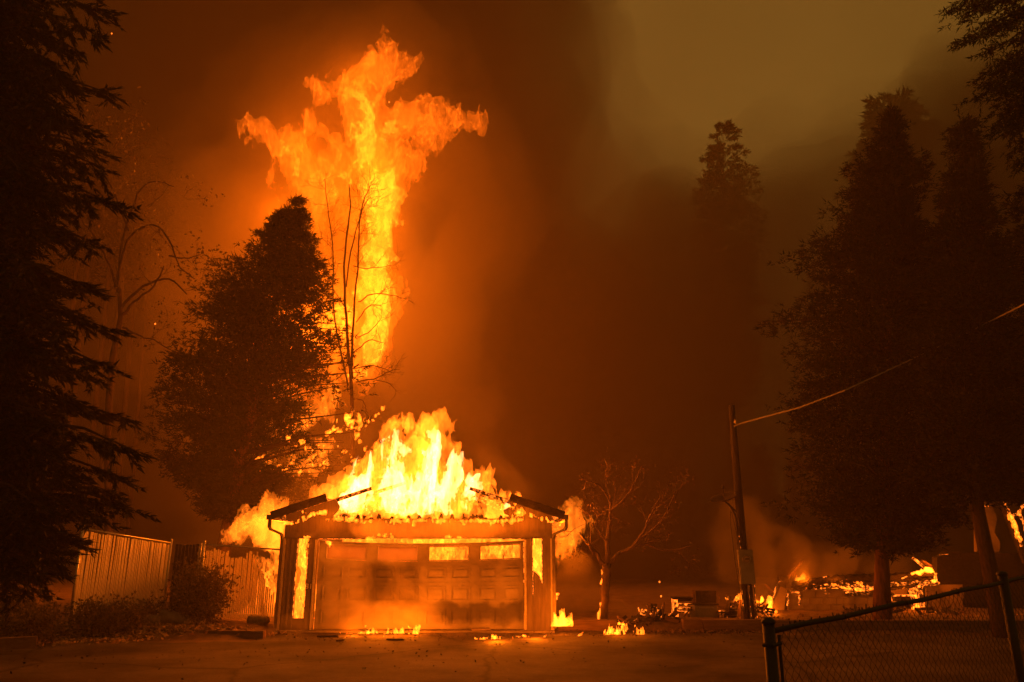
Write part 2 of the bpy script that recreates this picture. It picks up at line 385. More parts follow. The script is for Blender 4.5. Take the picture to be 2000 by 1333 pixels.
tall = obj('tree_top_flame', me, flame_mat('tall_flame', .34, .36, 1.9, (1, .135, .004)), label='huge two-armed orange flame towering behind the dark cedar', cat='flame')
HOT = [[(690,735,14),(705,690,22),(715,640,30),(722,580,28),(730,520,20),(742,450,24),(744,400,26),(738,350,20)],[(670,610,20),(672,650,22)],[(596,400,14),(620,380,20),(650,372,20),(675,350,14)],
 [(712,290,14),(722,250,16),(710,200,14),(700,175,8)],[(735,235,12),(775,240,10)],[(610,640,20),(590,680,20)],[(545,480,10),(540,440,8),(552,420,6)],[(690,330,10),(700,310,12)],[(800,235,9),(830,228,9)],[(560,300,8),(590,345,10)]]
me = body('hot_core', pxs(HOT, 33.9, .5, 4, 1.15), .066, warp=.8, wf=.8, rough=.6, nf=1.5, stretch=.6, seed=7, carve=.8, octv=5, bias=-.5, ridge=.6)
obj('hot_core', me, flame_mat('hot_core', 1.3, .9, 2.6, (1, .2, .007)), tall)
for x, y, p in ((700,150,1200),(590,290,1200),(850,240,700),(735,330,2600),(740,430,2800),(725,560,3500),(660,640,3500),(600,680,2500),(538,420,2200),(530,560,2600),(530,690,2200)):
    fire_light(tall, at(x, y, 34), p*.75, 1.0)

prof = [(600,1004),(618,996),(634,982),(650,955),(690,926),(702,896),(722,876),(742,858),(770,848),(800,846),(815,862),(828,856),(845,830),(862,864),(882,882),(910,900),(930,926),(946,918),(957,948),(980,966),(1000,972),(1016,986),(1034,1004)]
R = random.Random(5); RS = []
xs_ = [p[0] for p in prof]; ys_ = [p[1] for p in prof]
for k in range(64):
    x = 606+(1030-606)*(k+.5)/64+R.uniform(-5, 5); top = np.interp(x, xs_, ys_)+R.choice([8, 10, 14, 30, 50])
    r = R.uniform(10, 18)*(1 if 650 < x < 990 else .5); s = []
    for i in range(5):
        q = i/4; s.append((x+R.uniform(-6, 6)*q, 1010+(top-1010)*q, r*(1.15-.55*q)*(1 if q > 0 else .55)))
    RS.append(s)
RS += [[(845,880,26),(842,850,20),(845,824,18),(862,824,16),(876,836,9)],[(845,824,14),(828,826,13),(822,838,9)],
       [(765,842,10),(785,832,12),(802,838,8)],[(762,826,6),(782,821,6)],[(775,850,12),(790,835,10)],
       [(628,990,9),(622,975,7),(618,968,5)],[(640,975,12),(655,955,13),(690,940,12)],
       [(952,940,14),(946,922,11),(958,914,7)],[(985,985,10),(1000,975,11),(1008,990,8)]]
me = body('roof_flames', pxs(RS, 20.2, .8, 2), .028, warp=.30, wf=1.5, rough=.19, nf=3.4, stretch=.42, seed=9, carve=.12, bias=-.05, octv=5, ridge=.7, cut=lambda G: G[:, 2]-np.float32(2.62)+.25*vnoise(G*np.array([1, 1, .2], np.float32), 3.1, 77))
roof_fl = obj('roof_flame', me, flame_mat('roof_flame', 3.4, .7, 3.6), label='white-hot flames bursting through the garage roof', cat='flame')
HR = []
for k in range(20):
    x = 655+k*17.5; top = np.interp(x, xs_, ys_)+R.choice([18, 26, 40]); HR.append([(x, 985, 6), (x+R.uniform(-8, 8), (985+top)/2, R.uniform(7, 13)), (x+R.uniform(-8, 8), top, 7)])
me = body('hot_core', pxs(HR, 20.1, .4, 4), .035, warp=.3, wf=1.1, rough=.24, nf=3.2, stretch=.4, seed=17, carve=.25, bias=-.35, ridge=.7, octv=5)
obj('hot_core', me, flame_mat('white_core', 9, 1.2, 3, (1, .42, .13)), roof_fl)
for x, y, p in ((690,960,500),(760,920,900),(840,900,1200),(910,950,700),(970,985,300),(845,830,300)):
    fire_light(roof_fl, at(x, y, 20.0), p*.8, .5)
def flame(name, label, strokes, Y, h=.03, vol=2.4, sf=1.2, warp=.2, rough=.1, wf=1.8, nf=3.2, seed=1, dj=.15, lights=(), group=None, zmin=None, sc=3, carve=.05, stretch=.5, rs=1.0, cat='flame', bias=.15):
    me = body(name, pxs(strokes, Y, dj, seed, rs), h, warp, wf, rough, nf, stretch, seed, carve=carve, cut=above(zmin) if zmin is not None else None, bias=bias, ridge=.65, octv=5)
    o = obj(name, me, flame_mat(name, vol, sf, sc), label=label, cat=cat, group=group)
    for (x, y, p, *s) in lights: fire_light(o, at(x, y, s[1] if len(s) > 1 else Y), p, s[0] if s else .25)
    return o
flame('eave_flame', 'yellow flame billowing from the left eave above the slatted fence',
      [[(556,1085,14),(548,1055,26),(538,1035,34),(528,1015,30),(532,995,20),(520,985,12)],[(535,1030,28),(505,1022,24),(480,1030,16),(458,1040,10)],
       [(540,1010,20),(510,998,14),(495,992,8)],[(552,1062,24),(532,1050,22),(508,1044,16)],[(550,1085,16),(542,1140,14),(537,1200,15)],[(528,1100,9),(522,1150,10),(518,1195,12)],[(500,1180,6),(490,1205,8),(450,1208,6)],[(500,1040,14),(470,1046,9),(448,1044,6)],[(552,1090,16),(545,1110,10)]], 21.6,
      h=.033, vol=3.0, sf=.5, warp=.3, rough=.2, seed=21, dj=.4, bias=.05, nf=3.6, lights=((530,1040,420,.4),(540,1050,140,.25,20.9)), carve=.1)
flame('eave_flame', 'orange flame blowing out of the right eave towards the bare tree',
      [[(1086,1080,9),(1086,1058,18),(1094,1035,22),(1108,1022,22),(1122,1022,18),(1138,1034,11),(1144,1045,6)],[(1090,1072,11),(1100,1066,11),(1112,1055,8)],
       [(1105,1018,14),(1120,1005,10),(1116,996,6)],[(1130,1022,10),(1142,1020,6)]], 21.2,
      h=.03, vol=1.7, sf=.35, warp=.3, rough=.3, bias=-.25, nf=3.6, seed=33, dj=.3, lights=((1105,1050,300,.4),), carve=.1)
# fire filling the garage behind the door and the narrow side openings
IN = []
R = random.Random(8)
for k in range(29):
    x = 690+k*11.5; b = 1130 if x < 830 else 1105
    IN.append([(x, b, 9), (x+R.uniform(-6, 6), 1085, R.uniform(10, 20)), (x+R.uniform(-6, 6), 1058, R.uniform(8, 16)), (x, 1040, 9)])
garage_fire = flame('garage_fire', 'bright fire burning inside the garage behind its door', IN, 21.4, h=.045, vol=.9, sf=1.5, warp=.3, rough=.24, wf=1.2, nf=2.8, seed=12, dj=.5, bias=.25,
      lights=((760,1080,150,.4,21),(870,1080,250,.4,21),(975,1080,300,.4,21)), carve=.16, sc=3.4)
flame('opening_flame', 'tall strip of fire seen through the left side opening of the garage', [[(581+k*5, 1216, 6), (583+k*5, 1140, 7), (588+k*4, 1080, 7), (590+k*4, 1046, 6)] for k in range(4)], 19.5, h=.03, vol=4, sf=2, warp=.12, rough=.16, wf=2, nf=4, bias=.05, seed=13, dj=.05,
      lights=((592,1130,120,.15),), carve=.14, sc=4)
flame('opening_flame', 'white-hot fire seen through the right side opening of the garage', [[(1043+k*6, 1150, 5), (1044+k*6, 1110, 7), (1043+k*6, 1075, 7), (1042+k*6, 1046, 6)] for k in range(3)], 19.5, h=.03, vol=9, sf=3, warp=.12, rough=.15, wf=2, nf=4, bias=.05, seed=14, dj=.05,
      lights=((1050,1090,90,.15),), carve=.12, sc=4)
def tongues(x0, x1, yb, hs, n, seed, rmin=3, rmax=5):
    R = random.Random(seed); out = []
    for k in range(n):
        x = x0+(x1-x0)*(k+.5)/n+R.uniform(-2, 2); hh = R.uniform(.35, 1)*hs; r = R.uniform(rmin, rmax)
        out.append([(x, yb, r*.8), (x+R.uniform(-3, 3), yb-hh*.5, r*.5), (x+R.uniform(-5, 5), yb-hh, r*.12)])
    return out
def ground_fire(label, x0, x1, yb, hs, n, seed, power=12, z=0, rmin=2.5, rmax=4.5, group=None, vol=34, sf=2.6):
    if x0 > 600 and x1 < 1082: yb = max(yb, 1239)
    Y = gy(yb, z); m = (x0+x1)/2; rmin *= .8; rmax *= .8
    return flame('ground_flame', label, tongues(x0, x1, yb, hs, n, seed, rmin, rmax), Y, h=.016, vol=vol, sf=sf, warp=.07, rough=.035, wf=5, nf=8, seed=seed, dj=.08, bias=-.35,
                 lights=((m, yb-hs*.6-6, power, .2, Y-.35),) if power else (), zmin=z+.004, sc=8, carve=.02, group=group)
ground_fire('low flames at the foot of the garage door left of centre', 715, 755, 1231, 20, 26, 101, 60, rmin=3, rmax=5)
ground_fire('small flames on the concrete at the middle of the garage door', 757, 786, 1236, 26, 12, 102, 70)
ground_fire('pointed small flame on the concrete right of the door middle', 798, 825, 1234, 32, 10, 103, 70)
ground_fire('thin line of flame at the left end of the garage door sill', 665, 712, 1229, 4, 16, 104, 70, rmin=1.2, rmax=2)
ground_fire('long thin line of flames creeping along the driveway before the right wall', 928, 1012, 1250, 7, 70, 105, 170, rmin=2.2, rmax=3.4)
ground_fire('thin broken line of flames under the right corner of the garage', 1014, 1080, 1246, 7, 56, 106, 90, rmin=2.2, rmax=3.2)
ground_fire('bushy bright flame at the right garage corner on the kerb wall', 1084, 1114, 1224, 36, 22, 107, 60, z=.16, rmin=5, rmax=9)
ground_fire('low flame on the driveway before the kerb wall by the garage', 1113, 1134, 1243, 6, 8, 108, 6, rmin=1.6, rmax=2.8)
ground_fire('row of small flames on the ground below the bare tree', 1183, 1226, 1240, 26, 28, 109, 24, rmin=2.4, rmax=4.4)
ground_fire('slim flame by the kerb wall right of the bare tree', 1238, 1256, 1240, 26, 7, 110, 12, rmin=2, rmax=3.6)
ground_fire('tiny flame on top of the kerb wall right of the bare tree', 1203, 1216, 1222, 16, 5, 111, 6, z=.16, rmin=2, rmax=3.4)
ground_fire('small burning scrap on the driveway before the door', 707, 717, 1250, 3, 4, 112, 2, rmin=1.2, rmax=2)
ground_fire('faint burning scrap on the driveway close to the door', 749, 759, 1244, 2.5, 4, 113, 1, rmin=1, rmax=1.6)

# ------------------------------------------------------------------ smoke
def smoke(label, strokes, Y, color, dens, h, warp, rough, wf, nf, seed, dj=0, aniso=0, rs=1, stretch=.8, flat=1, shells=((1.28, .36), (.86, .64))):
    o = None                                   # one body inside the other: dense heart, thin rim
    for k, (g, q) in enumerate(shells):
        me = body('smoke', pxs(strokes, Y, dj, seed, rs*g), h, warp, wf, rough, nf, stretch, seed+k*5, smooth=True, octv=2, flat=flat)
        p = obj('smoke' if k == 0 else 'inner_smoke', me, vol_mat('smoke', color, dens*q, aniso), o, kind='stuff')
        if k == 0: o = tag(p, label, 'smoke')
    return o
DK = (.32, .25, .14)
smoke('dark smoke column rising behind the burning garage', [
    [(1000,1150,260),(1010,900,260),(1000,650,250),(960,420,220),(900,200,220),(820,0,240),(760,-160,260)],
    [(960,420,180),(1040,300,130),(1080,180,100),(1040,60,110),(1000,-60,150)],
    [(600,900,240),(560,600,230),(520,300,240),(480,0,260)],[(300,1000,220),(280,600,220),(260,200,230),(200,-80,240)],[(60,900,240),(40,500,240),(60,100,260)]], 52, DK, .20, 1.1, 3.2, 1.6, .10, .22, 41, 2, .2, shells=((1.65, .12), (1.28, .2), (.95, .28), (.66, .4)))
smoke('low brown smoke bank behind the ruin', [
    [(1180,1120,190),(1200,850,200),(1250,620,170),(1330,560,120)],[(1400,1080,190),(1420,800,190),(1430,620,180),(1420,500,140),(1540,440,120)],[(1250,620,170),(1300,480,130)],
    [(1650,1080,180),(1660,800,180),(1680,560,170),(1760,400,150)],[(1850,1000,190),(1880,700,190),(1900,420,160),(1880,240,110),(1830,170,60)],[(2050,1000,190),(2060,500,200),(2000,200,120)],
    [(60,1000,220),(40,600,220),(20,200,230)]], 56, DK, .22, 1.2, 3.2, 1.8, .08, .2, 43, 2, .2, shells=((1.65, .12), (1.28, .2), (.95, .28), (.66, .4)))
LT = (.85, .68, .42)
smoke('glowing smoke wrapped round the towering flame', [[(720,700,90),(700,560,130),(640,440,150),(620,320,150),(700,220,130),(760,160,110)],[(560,420,150),(450,420,140),(400,560,120),(340,680,90)],[(600,620,120),(500,760,120),(480,900,110),(560,960,90)],[(800,300,120),(900,300,90),(960,420,80),(900,560,90)],[(840,640,90),(800,760,80),(900,800,70)]],
      38, LT, .085, .4, 2.0, .8, .2, .4, 49, 1, .3, shells=((1.5, .2), (1.15, .35), (.8, .45)))
smoke('pale smoke drifting from the right side of the garage', [[(1095,1190,26),(1110,1150,30),(1120,1100,26),(1105,1075,20)],[(1120,1200,22),(1150,1170,24),(1140,1130,20)],[(1205,1195,16),(1235,1205,14)]],
      21.6, LT, .5, .09, .3, .2, 1.2, 2.4, 51, .3, .3)
smoke('smoke rolling off the driveway before the garage door', [[(560,1222,14),(600,1222,20),(640,1218,16),(690,1222,10)],[(750,1218,16),(770,1180,22),(790,1140,24),(770,1110,16)],[(640,1190,20),(650,1130,22),(660,1080,18)],[(700,1040,18),(800,1036,20),(900,1038,20),(980,1040,16)],[(800,1200,22),(830,1215,18),(880,1220,12)],[(700,1150,22),(690,1110,18)]],
      18.2, LT, .40, .09, .25, .16, 1.2, 2, 53, .2, .3)
smoke('haze of smoke rising round the utility pole', [[(1480,1180,26),(1500,1120,34),(1490,1050,30),(1450,1000,26)],[(1420,1110,24),(1410,1040,24),(1430,980,18)],[(1520,1090,26),(1545,1060,22)],[(1540,1150,26),(1560,1110,24)]],
      23.5, LT, .24, .12, .35, .25, 1.0, 2, 55, .3, .3)
smoke('smoke hanging over the fallen roof beam of the ruin', [[(1600,1130,24),(1620,1100,26),(1650,1080,22)],[(1700,1110,20),(1760,1105,18)],[(1560,1120,18),(1580,1090,18)]],
      26.5, LT, .35, .12, .35, .25, 1.0, 2, 57, .3, .3)
smoke('smoke drifting above the slatted fence and the hot garage roof', [[(340,1065,16),(400,1060,18),(460,1060,18),(520,1050,16)],[(560,980,20),(600,950,30),(640,905,30),(690,860,30)],[(960,900,24),(1000,940,22),(1040,975,16)]],
      23, LT, .16, .09, .35, .25, 1.0, 2, 59, .3, .3)

# ------------------------------------------------------------------ garage
GX0, GX1, GY, GB = -5.53, .975, 19.0, 25.2
def translucent_slat():
    m = M['slat']; t = m.node_tree; b = t.nodes['Principled BSDF']; tr = t.nodes.new('ShaderNodeBsdfTranslucent'); tr.inputs[0].default_value = (.85, .75, .55, 1)
    mx = t.nodes.new('ShaderNodeMixShader'); mx.inputs[0].default_value = .45; t.links.new(b.outputs[0], mx.inputs[1]); t.links.new(tr.outputs[0], mx.inputs[2]); t.links.new(mx.outputs[0], t.nodes['Material Output'].inputs['Surface'])
translucent_slat()
def soot_door():
    m, t, N, L, b = mat('sooty_door_paint')
    tc = N('ShaderNodeTexCoord'); nz = N('ShaderNodeTexNoise'); nz.inputs['Scale'].default_value = .55; nz.inputs['Detail'].default_value = 6; nz.inputs['Roughness'].default_value = .6; nz.inputs['Distortion'].default_value = .4
    mp = N('ShaderNodeMapping'); mp.inputs['Scale'].default_value = (.8, 1, 1.5)
    cr = N('ShaderNodeValToRGB'); e = cr.color_ramp.elements; e[0].position = .34; e[0].color = (.13, .10, .08, 1); e[1].position = .66; e[1].color = (.40, .34, .28, 1)
    L(tc.outputs['Object'], mp.inputs[0]); L(mp.outputs[0], nz.inputs[0]); L(nz.outputs[0], cr.inputs[0]); b.inputs['Roughness'].default_value = .7
    # a burnt band of its own shape low on the right half of the door, edges broken by noise
    sx = N('ShaderNodeSeparateXYZ'); L(tc.outputs['Object'], sx.inputs[0])
    def band(sock, a, b_, c, d):
        u = N('ShaderNodeMapRange'); u.interpolation_type = 'SMOOTHSTEP'; u.inputs[1].default_value = a; u.inputs[2].default_value = b_; L(sock, u.inputs[0])
        w = N('ShaderNodeMapRange'); w.interpolation_type = 'SMOOTHSTEP'; w.inputs[1].default_value = c; w.inputs[2].default_value = d; w.inputs[3].default_value = 1; w.inputs[4].default_value = 0; L(sock, w.inputs[0])
        m_ = N('ShaderNodeMath'); m_.operation = 'MULTIPLY'; L(u.outputs[0], m_.inputs[0]); L(w.outputs[0], m_.inputs[1]); return m_.outputs[0]
    n3 = N('ShaderNodeTexNoise'); n3.inputs['Scale'].default_value = 2.2; n3.inputs['Detail'].default_value = 5; L(tc.outputs['Object'], n3.inputs[0])
    zz = N('ShaderNodeMath'); zz.operation = 'MULTIPLY_ADD'; zz.inputs[1].default_value = .5; L(n3.outputs[0], zz.inputs[0]); L(sx.outputs[2], zz.inputs[2])
    mk = N('ShaderNodeMath'); mk.operation = 'MULTIPLY'; L(band(sx.outputs[0], -2.1, -1.5, .2, .4), mk.inputs[0]); L(band(zz.outputs[0], .38, .58, .82, .95), mk.inputs[1])
    mk2 = N('ShaderNodeMath'); mk2.operation = 'MAXIMUM'; L(mk.outputs[0], mk2.inputs[0]); q = N('ShaderNodeMath'); q.operation = 'MULTIPLY'; L(band(sx.outputs[0], -3.9, -3.3, -2.6, -2.0), q.inputs[0]); L(band(zz.outputs[0], .7, 1.0, 1.6, 2.0), q.inputs[1]); L(q.outputs[0], mk2.inputs[1])
    mf = N('ShaderNodeMath'); mf.operation = 'MULTIPLY'; mf.inputs[1].default_value = .8; L(mk2.outputs[0], mf.inputs[0])
    mixc = N('ShaderNodeMixRGB'); mixc.inputs[2].default_value = (.035, .025, .02, 1); L(mf.outputs[0], mixc.inputs[0]); L(cr.outputs[0], mixc.inputs[1]); L(mixc.outputs[0], b.inputs['Base Color'])
    n2 = N('ShaderNodeTexNoise'); n2.inputs['Scale'].default_value = 14; n2.inputs['Detail'].default_value = 5; L(tc.outputs['Object'], n2.inputs[0])
    bp = N('ShaderNodeBump'); bp.inputs['Strength'].default_value = .3; bp.inputs['Distance'].default_value = .01; L(n2.outputs[0], bp.inputs['Height']); L(bp.outputs[0], b.inputs['Normal'])
    return m
M['soot'] = soot_door()
def pane_mat():
    m, t, N, L, b = mat('sooty_window_glass'); t.nodes.remove(b)
    tr = N('ShaderNodeBsdfTranslucent'); tr.inputs[0].default_value = (.34, .28, .22, 1); tp = N('ShaderNodeBsdfTransparent'); gl = N('ShaderNodeBsdfGlossy'); gl.inputs['Roughness'].default_value = .15
    m1 = N('ShaderNodeMixShader'); m1.inputs[0].default_value = .05; L(tr.outputs[0], m1.inputs[1]); L(tp.outputs[0], m1.inputs[2])
    m2 = N('ShaderNodeMixShader'); m2.inputs[0].default_value = .06; L(m1.outputs[0], m2.inputs[1]); L(gl.outputs[0], m2.inputs[2]); L(m2.outputs[0], t.nodes['Material Output'].inputs['Surface'])
    return m
def clear_mat():
    m, t, N, L, b = mat('clear_window_glass'); t.nodes.remove(b)
    tp = N('ShaderNodeBsdfTransparent'); tp.inputs[0].default_value = (.93, .9, .85, 1); gl = N('ShaderNodeBsdfGlossy'); gl.inputs['Roughness'].default_value = .08
    m2 = N('ShaderNodeMixShader'); m2.inputs[0].default_value = .06; L(tp.outputs[0], m2.inputs[1]); L(gl.outputs[0], m2.inputs[2]); L(m2.outputs[0], t.nodes['Material Output'].inputs['Surface'])
    return m
M['sootglass'] = pane_mat(); M['glass'] = clear_mat()
gar = thing('garage', 'burning one-storey garage with a wide panelled door and open flaming gable', 'garage', ((GX0+GX1)/2, GY, 0))
R = random.Random(3)
def bx(name, x0, x1, y0, y1, z0, z1, m, par=gar, **kw): return MB().box(((x0+x1)/2, (y0+y1)/2, (z0+z1)/2), (x1-x0, y1-y0, z1-z0)).build(name, m, par, **kw)
bx('slab', GX0-.02, GX1+.02, GY-.25, GB, -.1, .045, M['block'])
# front wall pieces left of the door
w = bx('front_wall', GX0, -5.19, GY, GY+.12, .045, 2.13, M['siding'])
for k in range(3): bx('groove_batten', GX0+.07+k*.11, GX0+.105+k*.11, GY-.012, GY-.001, .05, 2.12, M['siding'], w)
bx('corner_board', GX0-.02, GX0+.05, GY-.024, GY-.013, .05, 2.13, M['trim'])
bx('front_wall', -5.19, -4.92, GY+.01, GY+.11, .045, .30, M['siding'])
post = bx('door_post', -4.92, -4.72, GY-.01, GY+.16, .045, 2.13, M['siding'])
bx('corner_board', -4.765, -4.715, GY-.03, GY-.011, .05, 2.10, M['trim'])
post2 = bx('door_post', .30, .49, GY-.01, GY+.16, .045, 2.13, M['siding'])
bx('corner_board', .295, .345, GY-.03, GY-.011, .05, 2.10, M['trim'])
w = MB().prism([(.49, GY+.005, .045), (.725, GY+.005, .045), (.725, GY+.005, 1.12), (.70, GY+.005, 1.15), (.66, GY+.005, 1.27), (.60, GY+.005, 1.33), (.53, GY+.005, 1.36), (.49, GY+.005, 1.38)][::-1], (0, .1, 0)).build('front_wall', M['siding'], gar)
for k in range(2): bx('groove_batten', .53+k*.1, .56+k*.1, GY-.009, GY+.004, .05, 1.1-k*.02, M['siding'], w)
w = bx('front_wall', .725, GX1, GY, GY+.12, .045, 2.13, M['siding'])
for k in range(2): bx('groove_batten', .76+k*.09, .79+k*.09, GY-.012, GY-.001, .05, 2.12, M['siding'], w)
bx('corner_board', GX1-.05, GX1+.02, GY-.024, GY-.013, .05, 2.13, M['trim'])
# charred glowing edges of the burnt-through openings
def jag(pts, w, name, m, par, seed=1, n=26):
    """irregular strip of wood standing along a line"""
    R = random.Random(seed); P = [Vector(p) for p in pts]; mb = MB(); tot = []
    for a, b in zip(P[:-1], P[1:]):
        for i in range(n): tot.append(a.lerp(b, i/n))
    tot.append(P[-1])
    tot = [p+Vector((R.uniform(-w, w)*.5, R.uniform(-w, w)*.3, R.uniform(-w, w)*.5)) for p in tot]
    mb.tube(tot, [w*R.choice((.3, .5, .8, 1.0)) for _ in tot], 5)
    return mb.build(name, m, par)
for i, (pts, w) in enumerate((
    ([(-4.93, GY-.012, .32), (-4.93, GY-.012, 2.12)], .014), ([(-5.185, GY-.012, .32), (-5.185, GY-.012, 2.12)], .012),
    ([(.50, GY-.012, 1.0), (.50, GY-.012, 2.12)], .013), ([(.722, GY-.012, 1.1), (.722, GY-.012, 2.12)], .013), ([(.50, GY-.006, 1.385), (.60, GY-.006, 1.34), (.70, GY-.006, 1.16)], .014),
    ([(-4.70, GY+.04, 2.125), (.28, GY+.04, 2.125)], .011), ([(.285, GY+.06, 1.1), (.285, GY+.06, 2.1)], .012), ([(.50, GY-.008, .82), (.505, GY-.008, 1.1)], .009),
    ([(GX1+.03, GY, .5), (GX1+.03, GY, 2.2)], .012))):
    jag(pts, w, 'glowing_edge', M['emberhot'], gar, i, 18 if len(pts) == 3 else 40)
# header with boards
ry = lambda x: 2.60+(.33*(x+5.79) if x < -2.27 else .33*(1.25-x))     # underside of the roof at x
hd = bx('header', GX0, GX1, GY+.0, GY+.12, 2.13, 2.60, M['siding'])
bx('header_board', GX0+.03, GX1-.03, GY-.035, GY-.002, 2.15, 2.27, M['gutter'], gar)
for k, x in enumerate((-4.3, -2.95, -1.6, -.25)): bx('groove_batten', x, x+.03, GY-.014, GY-.001, 2.28, 2.6, M['siding'], hd)
def gable(side):
    R = random.Random(side); pts = []
    xs = np.linspace(GX0, -4.35, 9) if side == 0 else np.linspace(GX1, -.10, 9)
    top = [(x, GY+.02, ry(x)-.0) for x in xs]
    x1 = xs[-1]; s = 1 if side == 0 else -1
    inner = [(x1+s*R.uniform(-.1, .15), GY+.02, z) for z in (2.9, 2.8, 2.72, 2.66)]
    poly = [(xs[0], GY+.02, 2.602)]+top+inner+[(x1+s*.15, GY+.02, 2.602)]
    if side == 0: poly = poly[::-1]
    return MB().prism(poly, (0, .09 if side == 1 else .09, 0)).build('gable_wall', M['siding'], gar)
gable(0); gable(1)
for i in range(14):      # burnt stubs of siding standing along the gable's foot
    x = -4.1+i*.285+R.uniform(-.08, .08); hh = R.uniform(.03, .16)
    MB().prism([(x, GY+.03, 2.602), (x+.12, GY+.03, 2.602), (x+.10, GY+.03, 2.602+hh*.7), (x+.05, GY+.03, 2.602+hh)], (0, .05, 0)).build('burnt_siding_stub', M['emberfaint'], gar)
# roof: shingled planes, broken inner edges, rake boards, gutters
for s in (0, 1):
    X0 = -5.79 if s == 0 else 1.25; sg = 1 if s == 0 else -1; R = random.Random(20+s)
    ins = [(X0+sg*(1.02+R.uniform(-.2, .3)+(0 if i else -.1)), 18.72+i*.65) for i in range(11)]
    if s: ins = [(x, y) for x, y in ins]
    pts = [(X0, 18.72)]+[(X0, 25.3)]+ins[::-1]
    P3 = [(x, y, ry(x)+.13) for x, y in pts]
    n = Vector((0, 0, .09))
    if s == 0: P3 = P3[::-1]
    MB().prism(P3, -n if s == 0 else -n).build('roof_panel', M['roofing'], gar)
    xi = X0+sg*1.30
    a = Vector((X0-sg*.01, 18.69, ry(X0)+.06)); b = Vector((xi, 18.69, ry(xi)+.06))
    MB().bar(a, b, .035, .19).build('rake_board', M['char'], gar)
    xj = X0+sg*2.3
    MB().bar((X0+sg*.1, 19.14, ry(X0)-.02+.03), (xj, 19.14, ry(xj)-.02), .05, .12, taper=.7).build('rafter', M['ember'], gar)
    for k in range(1, 6): 
        xj = X0+sg*R.uniform(1.6, 3.0)
        MB().bar((X0+sg*.05, 19.14+k*1.05, ry(X0)+.02), (xj, 19.14+k*1.05, ry(xj)-.02), .05, .13, taper=.6).build('rafter', M['ember'], gar)
    # gutter and downspout
    g = MB()
    gx = X0-sg*.06
    for (u, v) in (((-.055, 0), (-.055, -.10)), ((.045, 0), (.045, -.10))): g.box((gx+(u[0]), 22.0, ry(X0)+.055-.03), (.008, 6.6, .11))
    g.box((gx-.005, 22.0, ry(X0)-.03), (.108, 6.6, .008)); g.box((gx-.005, 18.705, ry(X0)+.025), (.108, .008, .11))
    g.build('gutter', M['gutter'], gar)
    wx = (GX0-.05) if s == 0 else (GX1+.05); z0 = ry(X0)-.04
    d = MB(); pts = [(gx, 18.80, z0+.02), (gx, 18.80, z0-.16), (gx+sg*.03, 18.83, z0-.22), (wx-sg*.02+sg*.02, 18.93, z0-.33), (wx+sg*.02, 18.955, z0-.42), (wx+sg*.02, 18.955, .1)]
    for a, b in zip(pts[:-1], pts[1:]): d.bar(a, Vector(b)+(Vector(b)-Vector(a)).normalized()*.01, .075, .055)
    d.build('downspout', M['gutter'], gar)
bx('side_wall', GX0, GX0+.1, GY+.12, GB, .045, 2.58, M['siding']); bx('side_wall', GX1-.1, GX1, GY+.12, GB, .045, 2.58, M['siding'])
bx('back_wall', GX0+.1, GX1-.1, GB-.1, GB, .045, 2.58, M['char'])
# door
DY = GY+.14
door = MB()
def dz(x, z): return -.075*(1-((x+2.2)/2.6)**2)*max(0, min(1, (z-.7)/1.0))
def dbox(mb, x0, x1, z0, z1, y0, y1, seg=8):
    n = max(1, int((x1-x0)/.35))
    for i in range(n):
        a = x0+(x1-x0)*i/n; b = x0+(x1-x0)*(i+1)/n; m = (a+b)/2; k = dz(m, (z0+z1)/2)
        v = []
        for x in (a, b):
            for y in (y0, y1):
                for z in (z0, z1): v.append((x, y, z+dz(x, z)))
        c = len(mb.v); mb.v += v
        for q in ((0,1,3,2),(4,6,7,5),(0,4,5,1),(2,3,7,6),(0,2,6,4),(1,5,7,3)): mb.f.append(tuple(c+i for i in q))
    return mb
DX0, DX1 = -4.70, .285
rows = [(.06, .585), (.595, 1.125), (1.135, 1.595)]
dr = dbox(MB(), DX0, DX1, .052, .058, DY+.02, DY+.04).build('garage_door', M['soot'], gar)
for i, (a, b) in enumerate(rows): dbox(MB(), DX0, DX1, a, b, DY+.012, DY+.045).build('door_section', M['soot'], dr)
pitch = 1.247; cw = pitch/2; cols = [-4.03+pitch*k for k in range(4)]
for i, (a, b) in enumerate(rows):
    for k in range(4):
        for j in (-1, 1):
            c = cols[k]+j*.295; mb = MB(); x0, x1 = c-.235, c+.235; z0, z1 = a+.085, b-.085
            # worn moulding frame round a sooty raised field
            for (p, q, r, s_) in ((x0, x1, z1-.03, z1), (x0, x1, z0, z0+.03), (x0, x0+.03, z0+.03, z1-.03), (x1-.03, x1, z0+.03, z1-.03)): dbox(mb, p, q, r, s_, DY-.013, DY+.010)
            mb.build('panel_moulding', M['soot'], dr)
            dbox(MB(), x0+.075, x1-.075, z0+.07, z1-.07, DY-.007, DY+.010).build('door_panel', M['soot'], dr)
    dbox(MB(), DX0, DX1, b-.004, b+.012, DY-.006, DY+.011).build('section_joint', M['soot'], dr)
wz0, wz1 = 1.665, 2.03
dbox(MB(), DX0, DX1, 1.607, wz0, DY, DY+.045).build('window_rail', M['soot'], dr)
dbox(MB(), DX0, DX1, wz1, 2.09, DY, DY+.045).build('window_rail', M['soot'], dr)
edges = [DX0]+sum([[c-.5, c+.5] for c in cols], [])+[DX1]
for i in range(0, len(edges), 2): dbox(MB(), edges[i], edges[i+1], wz0, wz1, DY, DY+.045).build('window_stile', M['soot'], dr)
